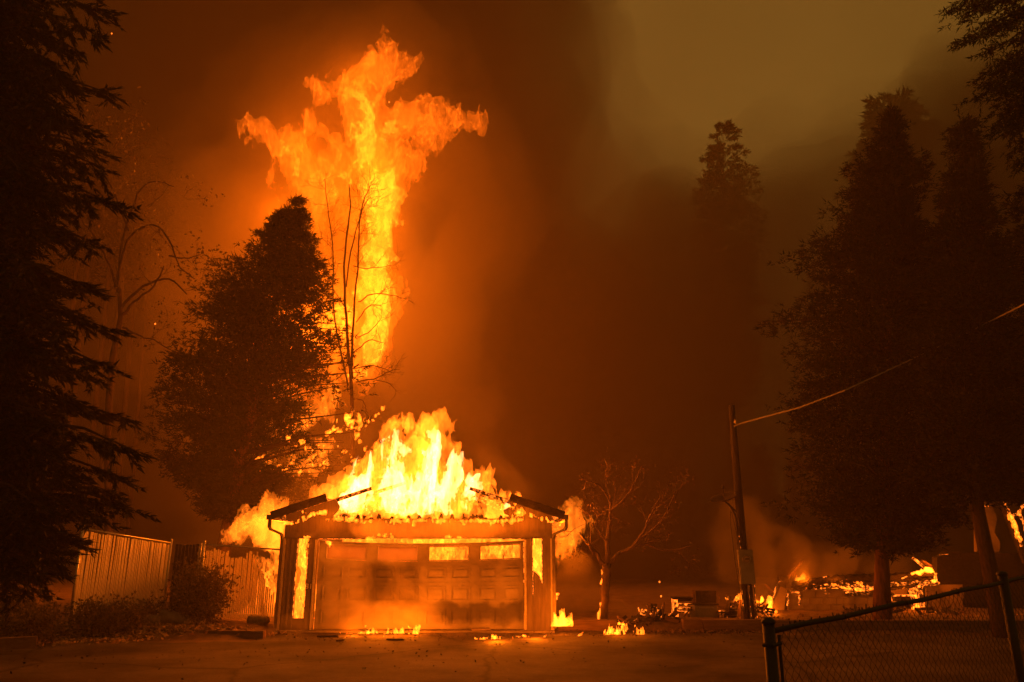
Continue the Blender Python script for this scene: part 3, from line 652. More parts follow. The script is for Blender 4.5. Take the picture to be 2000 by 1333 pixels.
for k, c in enumerate(cols):
    mb = MB()
    for (p, q, r, s_) in ((c-.5, c+.5, wz1-.03, wz1-.002), (c-.5, c+.5, wz0+.002, wz0+.03), (c-.5, c-.472, wz0+.03, wz1-.03), (c+.472, c+.5, wz0+.03, wz1-.03)): dbox(mb, p+.002, q-.002, r, s_, DY-.012, DY+.03)
    mb.build('window_frame', M['soot'], dr)
    dbox(MB(), c-.47, c+.47, wz0+.03, wz1-.03, DY+.008, DY+.014).build('window_pane', M['sootglass'] if k < 2 else M['glass'], dr)
bx('bottom_seal', DX0, DX1, DY+.0, DY+.04, .046, .052, M['char'], dr)
# house number
cu = bpy.data.curves.new('house_number', 'FONT'); cu.body = '31'; cu.size = .17; cu.extrude = .006; cu.align_x = 'CENTER'
to = link(bpy.data.objects.new('tmp', cu)); bpy.context.view_layer.update()
tm = bpy.data.meshes.new_from_object(to.evaluated_get(bpy.context.evaluated_depsgraph_get())); bpy.data.objects.remove(to); tm.name = 'house_number'
tm.transform(Matrix.Rotation(math.pi/2, 4, 'X'))
brass = surf('polished_number_brass', (.7, .6, .4), (.85, .75, .5), 8, .3, .05, metal=.3)
o = obj('house_number', tm, brass, post); setloc(o, (-4.845, GY-.018, .97))
# small flames running along the rakes and eaves
def line_flames(label, pts, seed, n, r=3, h=.018, hang=False, Y=18.72, vol=26, sf=2.2, power=6):
    R = random.Random(seed); st = []
    for k in range(n):
        q = (k+.5)/n*(len(pts)-1); i = min(int(q), len(pts)-2); u = q-i
        x = pts[i][0]+(pts[i+1][0]-pts[i][0])*u+R.uniform(-2, 2); y = pts[i][1]+(pts[i+1][1]-pts[i][1])*u+R.uniform(-1, 1); rr = R.uniform(.5, 1)*r
        hh = R.uniform(.5, 3)*r*(R.choice((-1, 1)) if hang else -1)
        st.append([(x-R.uniform(3, 6), y, rr*.8), (x+R.uniform(3, 6), y+R.uniform(-1, 1), rr*.8)]); st.append([(x, y, rr), (x+R.uniform(-2, 2), y+hh, rr*.4)])
    m = len(pts)//2
    return flame('edge_flame', label, st, Y, h=h, vol=vol, sf=sf, warp=.06, rough=.045, wf=5, nf=9, seed=seed, dj=.04, bias=-.3, lights=[(q[0], q[1], power/len(pts), .15, Y-.25) for q in pts], sc=8, carve=.03)
line_flames('thin ribbon of flame under the left slope of the garage roof', [(556,1024), (600,1010), (634,998)], 201, 13, 2.6)
line_flames('thin ribbon of flame under the right slope of the garage roof', [(1010,1000), (1040,1008), (1075,1021), (1090,1028)], 202, 14, 2.6)
line_flames('short flames standing on the left roof edge beside the big blaze', [(596,1000), (606,1000), (614,996)], 203, 5, 4)
line_flames('orange curl of flame on the right slope of the garage roof', [(1000,992), (1010,998), (1016,1003)], 204, 6, 5, vol=3)
line_flames('flickers along the lower edge of the garage header left of centre', [(718,1052), (748,1046), (770,1051)], 205, 7, 1.8, Y=18.9, power=3)
line_flames('flickers along the lower edge of the garage header right of centre', [(876,1050), (900,1050), (922,1048)], 206, 6, 1.6, Y=18.9, power=3)
line_flames('small flame on the header above the left side opening', [(594,1050), (602,1050)], 207, 3, 2.2, Y=18.9, power=2)
line_flames('fringe of flames dripping over the top of the garage header', [(640,1013), (720,1018), (800,1016), (880,1018), (960,1017), (1022,1016)], 208, 60, 3.2, hang=True, Y=18.88, vol=12, sf=2, power=150)
line_flames('sparks clinging to the right corner of the garage wall', [(1081,1150), (1083,1165), (1081,1180)], 209, 4, 4, Y=19.0, power=3)
line_flames('burning rag hanging on the left end of the door top', [(643,1060), (646,1066)], 210, 3, 3, hang=True, Y=19.05, power=1)

# ------------------------------------------------------------------ left fences and gate
def slat_fence(label, x0, y0, z0, h0, x1, y1, z1, h1, n, topcut=None, missing=None, seed=1):
    t = thing('chain_link_fence', label, 'fence', (x0, y0, z0)); R = random.Random(seed)
    A = Vector((x0, y0, z0)); B = Vector((x1, y1, z1)); up = Vector((0, 0, 1))
    for p, h in ((A, h0), (B, h1)):
        ps = MB().tube([p-up*.1, p+up*(h+.04)], .03, 10).build('post', M['steel'], t, smooth=True)
        MB().tube([p+up*(h+.04), p+up*(h+.07), p+up*(h+.085)], [.036, .03, .008], 10).build('post_cap', M['steel'], ps, smooth=True)
    MB().tube([A+up*(h0-.02), B+up*(h1-.02)], .021, 8).build('top_rail', M['steel'], t, smooth=True)
    w = MB(); d = (B-A); ln = d.length; dn = d.normalized(); s = Vector((dn.y, -dn.x, 0))*.012
    for sgn in (1, -1):                            # woven wire
        k = -2.2
        while k < ln:
            a, b = k, k+2.0*1; pts = []
            for i in range(9):
                u = k+i*.25; hh = h0+(h1-h0)*max(0, min(1, u/ln)); zz = (i/8 if sgn > 0 else 1-i/8)*1.9
                if 0 <= u <= ln and zz < hh-.03: pts.append(A+dn*u+up*(zz+(z1-z0)*u/ln+.02)-s*sgn)
            if len(pts) > 1: w.tube(pts, .0022, 3, False)
            k += .115
    w.build('woven_wire', M['steel'], t)
    me0 = None
    for i in range(n):
        q = (i+.5)/n; hh = h0+(h1-h0)*q-.06
        top = hh*(1-(topcut(q, R) if topcut else 0)); bot = .03
        segs = [(bot, top)]
        if missing: segs = missing(q, bot, top, R)
        p = A.lerp(B, q)
        for (a, b) in segs:
            if b-a < .04: continue
            if me0 is None: me0 = MB().box((0, 0, .5), (ln/n*.76, .008, 1)).mesh('slat')
            o = obj('slat', me0, M['slat'], t); setloc(o, p+up*a); o.scale = (1, 1, b-a)
            o.rotation_euler = (R.uniform(-.01, .01), R.uniform(-.012, .012), math.atan2(dn.y, dn.x)+R.uniform(-.05, .05))
    return t
P = at(125, 1215, 18.0); Q = at(162, 1030, 18.0)
slat_fence('slatted chain link fence panel left of the dark gate, dimly lit', P[0]+.12, 18.0, .30, 2.05, at(318, 1200, 20)[0], 20.0, .2, 1.86, 56, lambda q, R: R.uniform(0, .012), seed=1)
def miss(q, a, b, R):
    if q < .62: return [(a, b)]
    k = (q-.62)/.38; cut = b*(1-.75*k)+R.uniform(-.1, .1); segs = []
    if q < .97: segs.append((a+.05, max(a, cut)))
    for _ in range(2):
        z = R.uniform(cut+.05, b) if cut < b-.1 else b
        if R.random() < .75: segs.append((z, min(b, z+R.uniform(.06, .14))))
    return segs
fx0 = at(399, 1065, 20.1)[0]; fx1 = at(551, 1075, 20.2)[0]
slat_fence('slatted chain link fence panel beside the garage with its slats burnt away', fx0, 20.1, .2, 1.82, fx1, 20.2, .13, 1.76, 40, lambda q, R: (.10 if .32 < q < .55 else .02)+R.uniform(0, .05), miss, seed=2)
g = thing('gate', 'dark solid gate between the two slatted fence panels', 'gate', (at(360, 1200, 20)[0], 20, .2))
gx0 = at(318, 1200, 20)[0]+.1; gx1 = fx0-.1; nb = 7
for i in range(nb):
    a = gx0+(gx1-gx0)*i/nb; b = gx0+(gx1-gx0)*(i+1)/nb-.012
    MB().box(((a+b)/2, 20.06, .22+.89), (b-a, .025, 1.80-R.uniform(0, .03))).build('board', M['char'], g)
bx('gate_rail', gx0, gx1, 20.075, 20.11, .5, .59, M['char'], g); bx('gate_rail', gx0, gx1, 20.075, 20.11, 1.6, 1.69, M['char'], g)
bx('gate_post', gx1+.01, gx1+.07, 20.0, 20.06, .1, 2.03, M['steel'], g)
# timber edging and stones of the planting bed
def edging(label, p0, p1, w, h, seed):
    o = MB().bar(p0, p1, w, h).build('timber_edging', M['timber'], label=label, cat='edging', group='timbers along the planting bed'); return o
a = at(272, 1228, gy(1236, .1)); b = at(518, 1230, gy(1238, .1))
edging('long low timber edging in front of the shrub and fence', (a[0], a[1], .08), (b[0], b[1], .08), .14, .16, 1)
a = at(-60, 1262, gy(1262, .1)); b = at(72, 1252, gy(1256, .1))
edging('heavy short timber at the left corner of the driveway', (a[0], a[1], .11), (b[0], b[1], .11), .2, .22, 2)
a = at(75, 1258, 17.0); b = at(268, 1240, 18.0)
edging('sunken timber half covered by leaves left of the shrub', (a[0], 17.0, .04), (b[0], 18.0, .04), .14, .1, 3)
def rock(label, px_, py_, Y, r, seed):
    R = random.Random(seed); p = at(px_, py_, Y); z = hf(p[0], Y)
    V = []; Fc = []; n = 7
    me = body('field_stone', [[(p[0]-r*.5, Y, z+r*.35, r*.5), (p[0]+r*.5, Y, z+r*.3, r*.45)]], r/7, .05, 2, .05, 5, 1, seed, smooth=False)
    return obj('field_stone', me, M['rock'], label=label, cat='stone')
rock('rounded stone behind the timber edging, left one', 300, 1225, 18.6, .28, 1); rock('wide flat stone behind the timber edging at the shrub', 340, 1224, 18.7, .4, 2); rock('pale stone just right of the shrub foot', 383, 1222, 18.8, .22, 3)
rock('large boulder at the foot of the burnt fence panel', 505, 1218, 19.6, .26, 4); rock('small stone at the right end of the timber edging', 405, 1225, 18.5, .12, 5)

# ------------------------------------------------------------------ foliage
def fans(P, D, L, k, spread, wid, rng, tip=(.4, .9), gl=0, tri=False):
    n = len(P); P = np.repeat(P, k, 0); D = np.repeat(D, k, 0); Lr = np.repeat(L, k) if hasattr(L, '__len__') else np.full(n*k, L)
    d = D+spread*rng.normal(size=(n*k, 3)); d[:, 2] -= gl; d /= np.linalg.norm(d, axis=1)[:, None]
    s = P+D*(Lr*rng.uniform(0, .7, n*k))[:, None]; e = s+d*(Lr*rng.uniform(*tip, n*k))[:, None]
    sd = np.cross(d, rng.normal(size=(n*k, 3))); sd /= np.linalg.norm(sd, axis=1)[:, None]
    w = (wid*rng.uniform(.6, 1.3, n*k))[:, None]
    if tri:
        q = s*.8+e*.2; V = np.stack([q+sd*w, e, q-sd*w], 1).reshape(-1, 3); return V, np.arange(len(V)).reshape(-1, 3)
    m = s*.55+e*.45
    V = np.stack([s, m+sd*w, e, m-sd*w], 1).reshape(-1, 3)
    return V, np.arange(len(V)).reshape(-1, 4)
def conifer(name, label, Y, base, apex, env, nb=300, ns=14, k=7, L=.35, wid=.02, spread=.45, seed=1, droop=.12, trunk=.22, group=None, cat='tree', lump=.25, inner=.35, bark='bark', lift=.2, thin=None, clump=1.2, twist=0, limbs=True, depth=1.0, lean=1, bow=0):
    rng = np.random.default_rng(seed)
    Bp = at(*base, Y); Ap = at(*apex, Y)
    t = thing(name, label, cat, (Bp[0], Y, Bp[2]), group)
    E = np.array([(at(0, py, Y)[2], at(xl, py, Y)[0], at(xr, py, Y)[0]) for py, xl, xr in env][::-1])
    axis = lambda z: Ap[0]+(Bp[0]-Ap[0])*(1-np.clip((z-Bp[2])/(Ap[2]-Bp[2]), 0, 1.0))**lean-bow*np.exp(-((np.clip((z-Bp[2])/(Ap[2]-Bp[2]), 0, 1)-.25)/.16)**2)
    z0, z1 = E[0, 0], E[-1, 0]
    # sample branch heights by width
    zz = rng.uniform(z0, z1, nb*6); wv = np.interp(zz, E[:, 0], E[:, 2])-np.interp(zz, E[:, 0], E[:, 1]); keep = rng.uniform(0, wv.max(), nb*6) < wv*.8+.15*wv.max(); z = zz[keep][:nb]; nb = len(z)
    ph = rng.uniform(0, 2*np.pi, nb)
    ax = axis(z); RR = np.interp(z, E[:, 0], E[:, 2])-ax; RL = ax-np.interp(z, E[:, 0], E[:, 1]); RR = np.maximum(RR, .05); RL = np.maximum(RL, .05)
    c, s = np.cos(ph), np.sin(ph); rx = np.where(c > 0, RR, RL); ry_ = (RR+RL)/2*.85*depth
    lp = 1+lump*vnoise(np.stack([c*2, s*2, z*.8], 1).astype(np.float32), clump, seed)-lump*.35+rng.uniform(-.08, .06, nb)
    hor = np.stack([c*rx, s*ry_, np.zeros(nb)], 1)*lp[:, None]
    rl = np.linalg.norm(hor, axis=1)
    A = np.stack([ax, np.full(nb, float(Y)), z-rl*lift], 1); T = A+hor; T[:, 2] = z-droop*rl
    # limbs
    tr = MB(); n = 10; pz = np.linspace(Bp[2]-.15, Ap[2]-.2, n)
    tr.tube([(axis(q)+rng.uniform(-.03, .03), Y+rng.uniform(-.03, .03), q) for q in pz], [trunk*(1.25 if i == 0 else 1-.93*i/(n-1)) for i in range(n)], 12, wob=.06, R=random.Random(seed)).build('trunk', M[bark], t, smooth=True)
    if limbs:
        mb = MB()
        for i in range(0, nb, max(1, nb//130)):
            m = (A[i]+T[i])/2+np.array([0, 0, rl[i]*.06]); r = .012+.018*rl[i]*.6
            mb.tube([A[i], m, T[i]], [r, r*.6, r*.2], 4, False)
        mb.build('limb', M['bark'], t, kind='stuff')
    # sprays on the outer part of every branch
    u = rng.uniform(inner, 1.02, (nb, ns)); Pp = A[:, None]+(T-A)[:, None]*u[..., None]; Pp[..., 2] += (rl[:, None]*.24)*u*(1-u)
    off = rng.normal(size=(nb, ns, 3))*(.09+.11*rl[:, None, None]*(1.15-u[..., None]))*np.array([1, 1, .55]); Pp = Pp+off
    D = (T-A)/np.maximum(rl, .1)[:, None]; D = D[:, None]+off*1.2+np.array([0, 0, .05]); D /= np.linalg.norm(D, axis=2)[..., None]
    Pp = Pp.reshape(-1, 3); D = D.reshape(-1, 3)
    if thin is not None: kp = thin(Pp, rng); Pp = Pp[kp]; D = D[kp]
    V, Qd = fans(Pp, D, L*rng.uniform(.6, 1.2, len(Pp)), k, spread, wid*.9, rng, gl=twist, tri=True)
    obj('crown', mesh_np('crown', V, Qd), M['needle'], t)
    return t
# dark cedar before the tall flame: open on its lower right side, where the fire shows through
cx_ = at(560, 700, 27)
def thin_cedar(P, rng):
    x0 = at(540, 600, 27)[0]; k = np.clip((P[:, 0]-x0)/2.2, 0, 1)*np.clip((11.5-P[:, 2])/3, 0, 1)
    k = np.maximum(k, np.clip((P[:, 0]-at(470, 850, 27)[0])/2.5, 0, 1)*np.clip((8.2-P[:, 2])/1.5, 0, 1))
    Q = P.astype(np.float32)*np.array([1, .12, 1], np.float32); n = vnoise(Q, .9, 71)+.7*vnoise(Q, 2.3, 72)+.5*vnoise(Q, 4.9, 73)
    return (rng.uniform(0, 1, len(P)) > .55*k) & ~((k > .05) & (n > .55-.75*k))
conifer('cedar_tree', 'tall dense dark cedar standing in front of the towering flame', 27, (418,1160), (572,408),
        [(392,569,577),(408,560,584),(428,538,596),(455,505,612),(480,480,620),(520,455,645),(560,428,658),(610,400,675),(660,372,700),(720,356,735),(800,345,745),(860,340,735),(920,350,705),(970,385,640),(1010,415,560)],
        900, 22, 9, .34, .026, .8, 11, .02, .28, lump=.34, inner=.12, bark='bark_red', thin=thin_cedar, clump=1.0)
conifer('cedar_tree', 'huge dark cedar with a bare trunk behind the chain link fence on the right', 20, (1722,1212), (1742,215),
        [(228,1740,1746),(250,1730,1754),(272,1708,1770),(310,1676,1795),(340,1640,1808),(370,1612,1812),(430,1640,1830),(480,1560,1850),(540,1545,1870),(640,1528,1880),(760,1525,1890),(860,1540,1895),(940,1548,1890),(1000,1562,1880),(1050,1600,1850),(1072,1650,1800)],
        1000, 22, 9, .27, .020, .75, 23, .06, .19, lump=.55, inner=.1, bark='bark_red', clump=1.5)
conifer('cedar_tree', 'slim dark cedar with a narrow spire right of the huge cedar', 17.5, (1962,1240), (1880,235),
        [(240,1878,1884),(262,1870,1890),(290,1858,1900),(340,1846,1910),(420,1838,1922),(470,1820,1925),(560,1790,1940),(700,1790,1960),(850,1800,1990),(930,1820,2010),(975,1850,2010)],
        640, 22, 9, .25, .019, .75, 29, .06, .18, lump=.5, inner=.08, bark='bark', clump=1.4, bow=.42)
conifer('cedar_tree', 'dark tree mass filling the right edge of the view', 18.5, (2080,1235), (2080,330),
        [(310,2075,2085),(380,2000,2150),(460,1965,2200),(560,1945,2230),(700,1920,2240),(850,1915,2240),(930,1935,2240),(965,1960,2240)],
        420, 26, 9, .3, .025, .5, 31, .14, .25, lump=.28, inner=.08)
# far trees in the smoke
conifer('pine_tree', 'hazy round-topped tall tree rising behind the huge cedar', 64, (1740,1140), (1738,182),
        [(178,1722,1755),(198,1705,1785),(235,1695,1808),(290,1678,1832),(350,1672,1842),(450,1665,1850),(700,1660,1860),(900,1660,1860)],
        340, 24, 8, .9, .09, .6, 37, .0, .4, lump=.3, inner=.2, limbs=False)
conifer('pine_tree', 'faint grey-green conifer standing alone in the smoke', 92, (1425,1130), (1412,238),
        [(240,1402,1420),(262,1392,1436),(300,1378,1462),(335,1370,1478),(380,1362,1488),(440,1358,1494),(600,1368,1490),(800,1368,1490)],
        520, 24, 8, .6, .07, .6, 39, .05, .45, lump=.35, inner=.2, limbs=False)
conifer('pine_tree', 'blurred tree between the spire and the right frame edge', 62, (1960,1140), (1955,300),
        [(290,1945,1965),(330,1925,1990),(420,1915,2010),(600,1905,2030),(900,1900,2040)], 200, 20, 8, .8, .09, .6, 43, .0, .35, lump=.3, inner=.2, limbs=False)
# leaning cluster of trunks far left
for i, (x0, y0, x1, y1, r, lb) in enumerate(((112,850,150,560,5,'leftmost'), (128,850,172,560,6,'second'), (178,860,214,560,5,'third'), (205,870,240,560,6.5,'fourth'), (240,880,262,600,5,'fifth'), (268,880,284,640,4,'rightmost'))):
    Y = 42+i*.7; a = at(x0-26, 1140, Y); b = at(x1+12, y1-160, Y); t = thing('forest_tree', f'{lb} of the faint leaning trunks in the smoky wood at left', 'tree', a, 'trunks of the smoky wood')
    MB().tube([a, (a+b)/2, b], [r*mpp(700, Y)*1.2, r*mpp(700, Y), r*mpp(700, Y)*.7], 8).build('trunk', M['bark'], t, smooth=True)
    rng = np.random.default_rng(300+i); P = b+rng.normal(size=(260, 3))*np.array([1.3, 1.3, 2.2]); D = rng.normal(size=(260, 3)); D /= np.linalg.norm(D, axis=1)[:, None]
    V, Qd = fans(P, D, .7, 8, .5, .05, rng); obj('crown', mesh_np('crown', V, Qd), M['needle'], t)

# near conifer at the left frame edge: long drooping fingers of needles
def near_conifer():
    rng = np.random.default_rng(77); RR = random.Random(77)
    Y0 = 10.5; base = at(-110, 1290, Y0); t = thing('fir_tree', 'near-black fir with drooping needled boughs at the left edge', 'tree', (base[0], Y0, 0))
    top = at(-60, -260, Y0)
    MB().tube([(base[0], Y0, -.1), tuple((np.array((base[0], Y0, 0))+top)/2), tuple(top)], [.3, .24, .15], 12).build('trunk', M['bark'], t, smooth=True)
    tips = [(120,-90),(165,-40),(205,25),(200,75),(222,185),(120,140),(235,405),(190,290),(205,330),(150,250),(195,480),(175,560),(150,610),(205,640),(215,720),(180,735),(150,790),(258,822),(262,880),(232,930),(262,995),(215,960),(190,1010),(150,1060),(95,1100),(60,1160),(70,900),(60,700),(80,520),(70,380),(60,220),(90,60),(40,10),(100,980),(120,860),(100,660),(110,440),(130,340)]
    Ps, Ds, Ls = [], [], []; limb = MB()
    def finger(p, d, ln, sub=True):
        n = int(ln/.055)+2; q = np.array(p, float); d = np.array(d, float)
        for i in range(n):
            Ps.append(q.copy()); Ds.append(d/np.linalg.norm(d)); Ls.append(.11+.03*rng.uniform())
            q = q+d/np.linalg.norm(d)*ln/n; d = d+np.array([0, 0, .035])+rng.normal(size=3)*.05
    extra = [(RR.uniform(-80, 150), y+RR.uniform(-20, 20)) for y in range(-120, 1110, 13)]
    extra += [(RR.uniform(-100, 90), y+RR.uniform(-20, 20)) for y in range(-100, 1140, 7)]
    for i, (x, y) in enumerate(tips+extra):
        Yt = Y0+RR.uniform(-1.6, 1.8); T = at(x, y, Yt); az = at(-110+ (y<0)*0, y-60, Y0)[2]
        A = np.array((base[0]+(top[0]-base[0])*np.clip(az/top[2], 0, 1), Y0, max(.5, az-.2)))
        m = (A+T)/2+np.array([0, 0, .12*np.linalg.norm(T-A)])
        limb.tube([A, m*.6+T*.2+A*.2, (m+T)/2, T], [.045, .03, .018, .006], 5, False)
        ln = np.linalg.norm(T-A); nsub = int(ln/.062)
        for k in range(nsub):
            u = .15+.85*(k+rng.uniform())/nsub; q = (1-u)**2*A+2*u*(1-u)*m+u*u*T
            out = (T-A)/ln; side = np.array([rng.normal()*.5, rng.normal()*.7, 0])
            dd = out*.75+side+np.array([0, 0, -.35-.35*rng.uniform()]); finger(q, dd, (.2+.5*rng.uniform())*(1.15-.5*u))
    limb.build('bough', M['bark'], t, kind='stuff')
    P = np.array(Ps); D = np.array(Ds); Lh = np.array(Ls)
    V, Qd = fans(P, D, Lh, 4, .42, .005, rng, tip=(.7, 1.1), tri=True); V2, Q2 = fans(P, D, Lh*1.15, 2, .25, .02, rng, tip=(.8, 1.2), tri=True)
    obj('crown', mesh_np('crown', np.concatenate([V, V2]), np.concatenate([Qd, Q2+len(V)])), M['needle'], t)
near_conifer()

# broadleaf and bare trees: limbs traced, twigs grown
def grow(mb, pts, r0, r1, rng, depth, lt, ends, dens=1.0, up=.25, k=5, ang=.9):
    pts = [np.array(p, float) for p in pts]; n = len(pts)
    rr = [r0+(r1-r0)*i/(n-1) for i in range(n)]
    mb.tube(pts, rr, k, False)
    if depth <= 0: ends.append((pts[-1], pts[-1]-pts[-2])); return
    tot = sum(np.linalg.norm(b-a) for a, b in zip(pts[:-1], pts[1:]))
    m = max(2, int(tot*dens))
    for i in range(m):
        u = rng.uniform(.2, 1.0)*(n-1); j = min(int(u), n-2); f = u-j; p = pts[j]*(1-f)+pts[j+1]*f
        d = pts[j+1]-pts[j]; d /= np.linalg.norm(d)+1e-6
        q = d*.6+rng.normal(size=3)*ang*.7; q[2] += up; q /= np.linalg.norm(q)
        l = lt*rng.uniform(.5, 1.1); a = p+q*l*.5+rng.normal(size=3)*l*.07; b = a+(q+rng.normal(size=3)*.25)*l*.5
        rs = (r0+(r1-r0)*u/(n-1))*.55
        grow(mb, [p, a, b], max(rs, .007), max(rs*.4, .005), rng, depth-1, lt*.55, ends, dens*1.7, up, 3, ang)
def broad(name, label, Y, limbs, depth=2, lt=1.0, dens=1.3, leaves=0, leafL=.14, leafw=.03, lm='leaf', seed=1, bark='twig', up=.2, spr=.3, dj=.3, group=None, rk=1):
    rng = np.random.default_rng(seed); b = at(*limbs[0][0][:2], Y); t = thing(name, label, 'tree', b, group)
    tr = MB(); mb = MB(); ends = []
    for i, s in enumerate(limbs):
        oy = 0 if i == 0 else rng.uniform(-dj, dj); n = len(s)
        pts = [at(x, y, Y+oy*j/(n-1)) for j, (x, y, r) in enumerate(s)]; rad = [r*rk*mpp(y, Y) for x, y, r in s]
        if len(pts) > 2:                       # round the traced corners off
            q = []; rq = []
            for a in range(len(pts)-1):
                p0, p1, p2, p3 = pts[max(a-1, 0)], pts[a], pts[a+1], pts[min(a+2, len(pts)-1)]
                for m_ in range(4):
                    u = m_/4; q.append(.5*(2*p1+(p2-p0)*u+(2*p0-5*p1+4*p2-p3)*u*u+(3*p1-p0-3*p2+p3)*u**3)+rng.normal(size=3)*.015); rq.append(rad[a]*(1-u)+rad[a+1]*u)
            q.append(pts[-1]); rq.append(rad[-1]); pts, rad = q, rq
        if i == 0: tr.tube(pts, rad, 10, wob=.08, R=random.Random(seed))
        else:
            MB_ = tr; MB_.tube(pts, rad, 7, False)
        if i or len(limbs) == 1:
            n2 = len(pts)
            grow(mb, pts[n2//4:], rad[n2//4]*.6, rad[-1]*.5, rng, depth, lt, ends, dens, up)
    tr.build('trunk', M[bark], t, smooth=True); mb.build('twig', M[bark], t, kind='stuff')
    if leaves:
        P = np.array([e[0] for e in ends]); D = np.array([e[1]/(np.linalg.norm(e[1])+1e-6) for e in ends])
        P = np.repeat(P, leaves, 0)+rng.normal(size=(len(P)*leaves, 3))*spr; D = np.repeat(D, leaves, 0)+rng.normal(size=(len(P), 3))*.6; D[:, 2] -= .3
        V, Qd = fans(P, D/np.linalg.norm(D, axis=1)[:, None], leafL, 2, .6, leafw, rng); obj('crown', mesh_np('crown', V, Qd), M[lm], t)
    return t
broad('broadleaf_tree', 'hazy half-bare tree with reaching leafy branches left of the cedar', 24, [
    [(205,1130,13),(212,1000,11),(210,860,10),(218,720,9),(235,620,8),(232,560,6)],
    [(235,620,6),(262,590,4),(300,560,3),(320,520,2)],[(232,570,5),(215,520,4),(190,470,3),(160,430,2)],
    [(235,600,5),(280,560,4),(330,545,3),(365,575,2)],[(225,560,4),(250,470,4),(300,440,3),(330,470,3),(350,520,2),(380,545,1.5)],
    [(330,500,3),(360,505,2),(392,498,1.5)],[(232,560,4),(240,470,4),(270,380,3),(300,355,2),(340,365,1.5)],[(190,480,3),(170,400,3),(200,320,2),(240,260,1.5)],
    [(240,640,4),(270,655,3),(300,665,2),(345,690,1.5)],[(250,450,3),(210,350,3),(150,280,2)]], 3, 1.3, 1.1, 7, .17, .035, 'leaf', 401, 'bark', .1, .22, rk=.6)
broad('bare_tree', 'slender bare tree of several stems silhouetted against the tall flame', 30.5, [
    [(690,1020,9),(688,860,8),(686,760,7),(676,620,5),(672,520,4),(683,420,3),(682,360,1.5)],
    [(686,740,6),(690,620,4),(700,500,3),(704,420,2.5),(722,365,1.5)],[(680,760,4),(653,620,3),(650,500,2.5),(642,420,2),(634,350,1)],
    [(676,560,3),(690,470,2.5),(712,400,1.5),(724,385,1)],[(700,590,2.5),(725,575,2),(755,575,1.5),(785,582,1)],[(695,630,2),(720,600,2),(745,598,1)],
    [(690,690,2.5),(720,665,2),(748,670,1)],[(690,720,2.5),(730,715,2),(770,730,1)],[(700,660,2),(725,645,1.5),(742,625,1)],[(695,745,3),(730,740,2.5),(762,725,2),(780,722,1)],[(735,742,2),(760,750,1.5),(775,765,1)],
    [(690,780,3),(710,785,2),(718,830,1.2)],[(690,520,2),(720,525,1.5),(762,518,1)],[(672,600,2),(650,560,1.5),(630,510,1)]], 2, .9, 4.0, 0, seed=402, bark='twig', up=.25, dj=.5, rk=.5)
broad('bare_tree', 'small bare tree with a scorched trunk beside the garage', 20.8, [
    [(1178,1226,12),(1180,1170,10.5),(1183,1120,11),(1186,1105,10)],
    [(1186,1105,7),(1188,1050,6),(1192,1010,4),(1192,970,3)],[(1182,1108,6),(1160,1075,4.5),(1142,1055,3.5),(1132,1040,2)],[(1160,1082,4),(1150,1060,3),(1148,1030,2),(1140,1010,1.2)],
    [(1188,1104,6),(1205,1085,4.5),(1230,1072,3.5),(1262,1062,2.5),(1290,1056,1.5)],[(1188,1060,3),(1170,1040,2.5),(1155,1022,1.5)],[(1155,1058,2.5),(1155,1035,2),(1160,1015,1.2)],
    [(1215,1080,3.5),(1250,1050,3),(1270,1010,2),(1290,970,1.3)],[(1262,1062,2.5),(1300,1075,2),(1350,1068,1)],[(1192,1000,3),(1230,960,2.5),(1255,910,1.5)],[(1192,980,2.5),(1170,950,2),(1130,930,1)],[(1235,1065,3),(1290,1020,2),(1320,960,1.3)]],
    3, .8, 2.4, 8, .08, .010, 'dryleaf', 403, 'twig', .2, .12, .9, rk=.8)
# fire creeping up the little tree's bark
flame('bark_flame', 'thread of flame climbing the left side of the small bare trunk', [[(1172,1222,2),(1171,1200,2.6),(1173,1180,3)],[(1172,1172,4),(1174,1160,2)],[(1173,1145,1.6),(1172,1140,3.4),(1176,1130,2)],[(1174,1120,2.4),(1173,1112,1.6)]], 20.75,
      h=.014, vol=30, sf=2.4, warp=.05, rough=.03, wf=6, nf=9, seed=61, dj=.02, lights=((1164,1170,8,.1,20.6),), sc=9)
# glimmers low in the cedar and behind it
R = random.Random(640); BR = []
for (x0, y0, x1, y1, n, sp_) in ((636,852,690,826,16,7),(672,818,700,842,14,8),(712,830,756,801,14,3),(690,850,724,876,14,6),(600,905,650,918,14,8),(520,905,590,930,10,10),(470,870,520,900,8,10),(560,860,640,880,14,12),(650,890,690,905,8,6)):
    for k in range(n):
        q = R.random(); x = x0+(x1-x0)*q+R.gauss(0, sp_); y = y0+(y1-y0)*q+R.gauss(0, sp_*.7); r = R.uniform(1.0, 2.6)
        BR.append([(x, y, r*.8), (x+R.uniform(-3, 8), y-R.uniform(1, 5), r*.8), (x+R.uniform(-4, 12), y-R.uniform(4, 12), r*.3)])
flame('branch_flame', 'burning branch tips glowing right of the cedar above the garage', BR, 27.5,
      h=.028, vol=10, sf=2, warp=.16, rough=.06, nf=5, seed=63, dj=1.6, lights=((690,835,60,.3,27),(560,890,60,.3,28)), carve=.08, bias=-.1)
flame('undergrowth_flame', 'fire glimpsed through the lower branches of the cedar', [[(585,905,14),(600,890,16),(640,885,14)],[(500,880,9),(515,890,11),(530,885,8)],[(560,840,10),(580,835,10)],[(455,975,8),(480,965,12),(510,975,12)],[(600,800,14),(640,790,16),(660,780,12)],[(470,1010,10),(500,1000,12)],[(530,760,10),(560,770,14)]], 30,
      h=.06, vol=.8, sf=.6, warp=.5, rough=.4, nf=2.5, bias=-.1, seed=65, dj=1, lights=((600,890,160,.5,29),(500,960,120,.5,29)), carve=.15, sc=2)

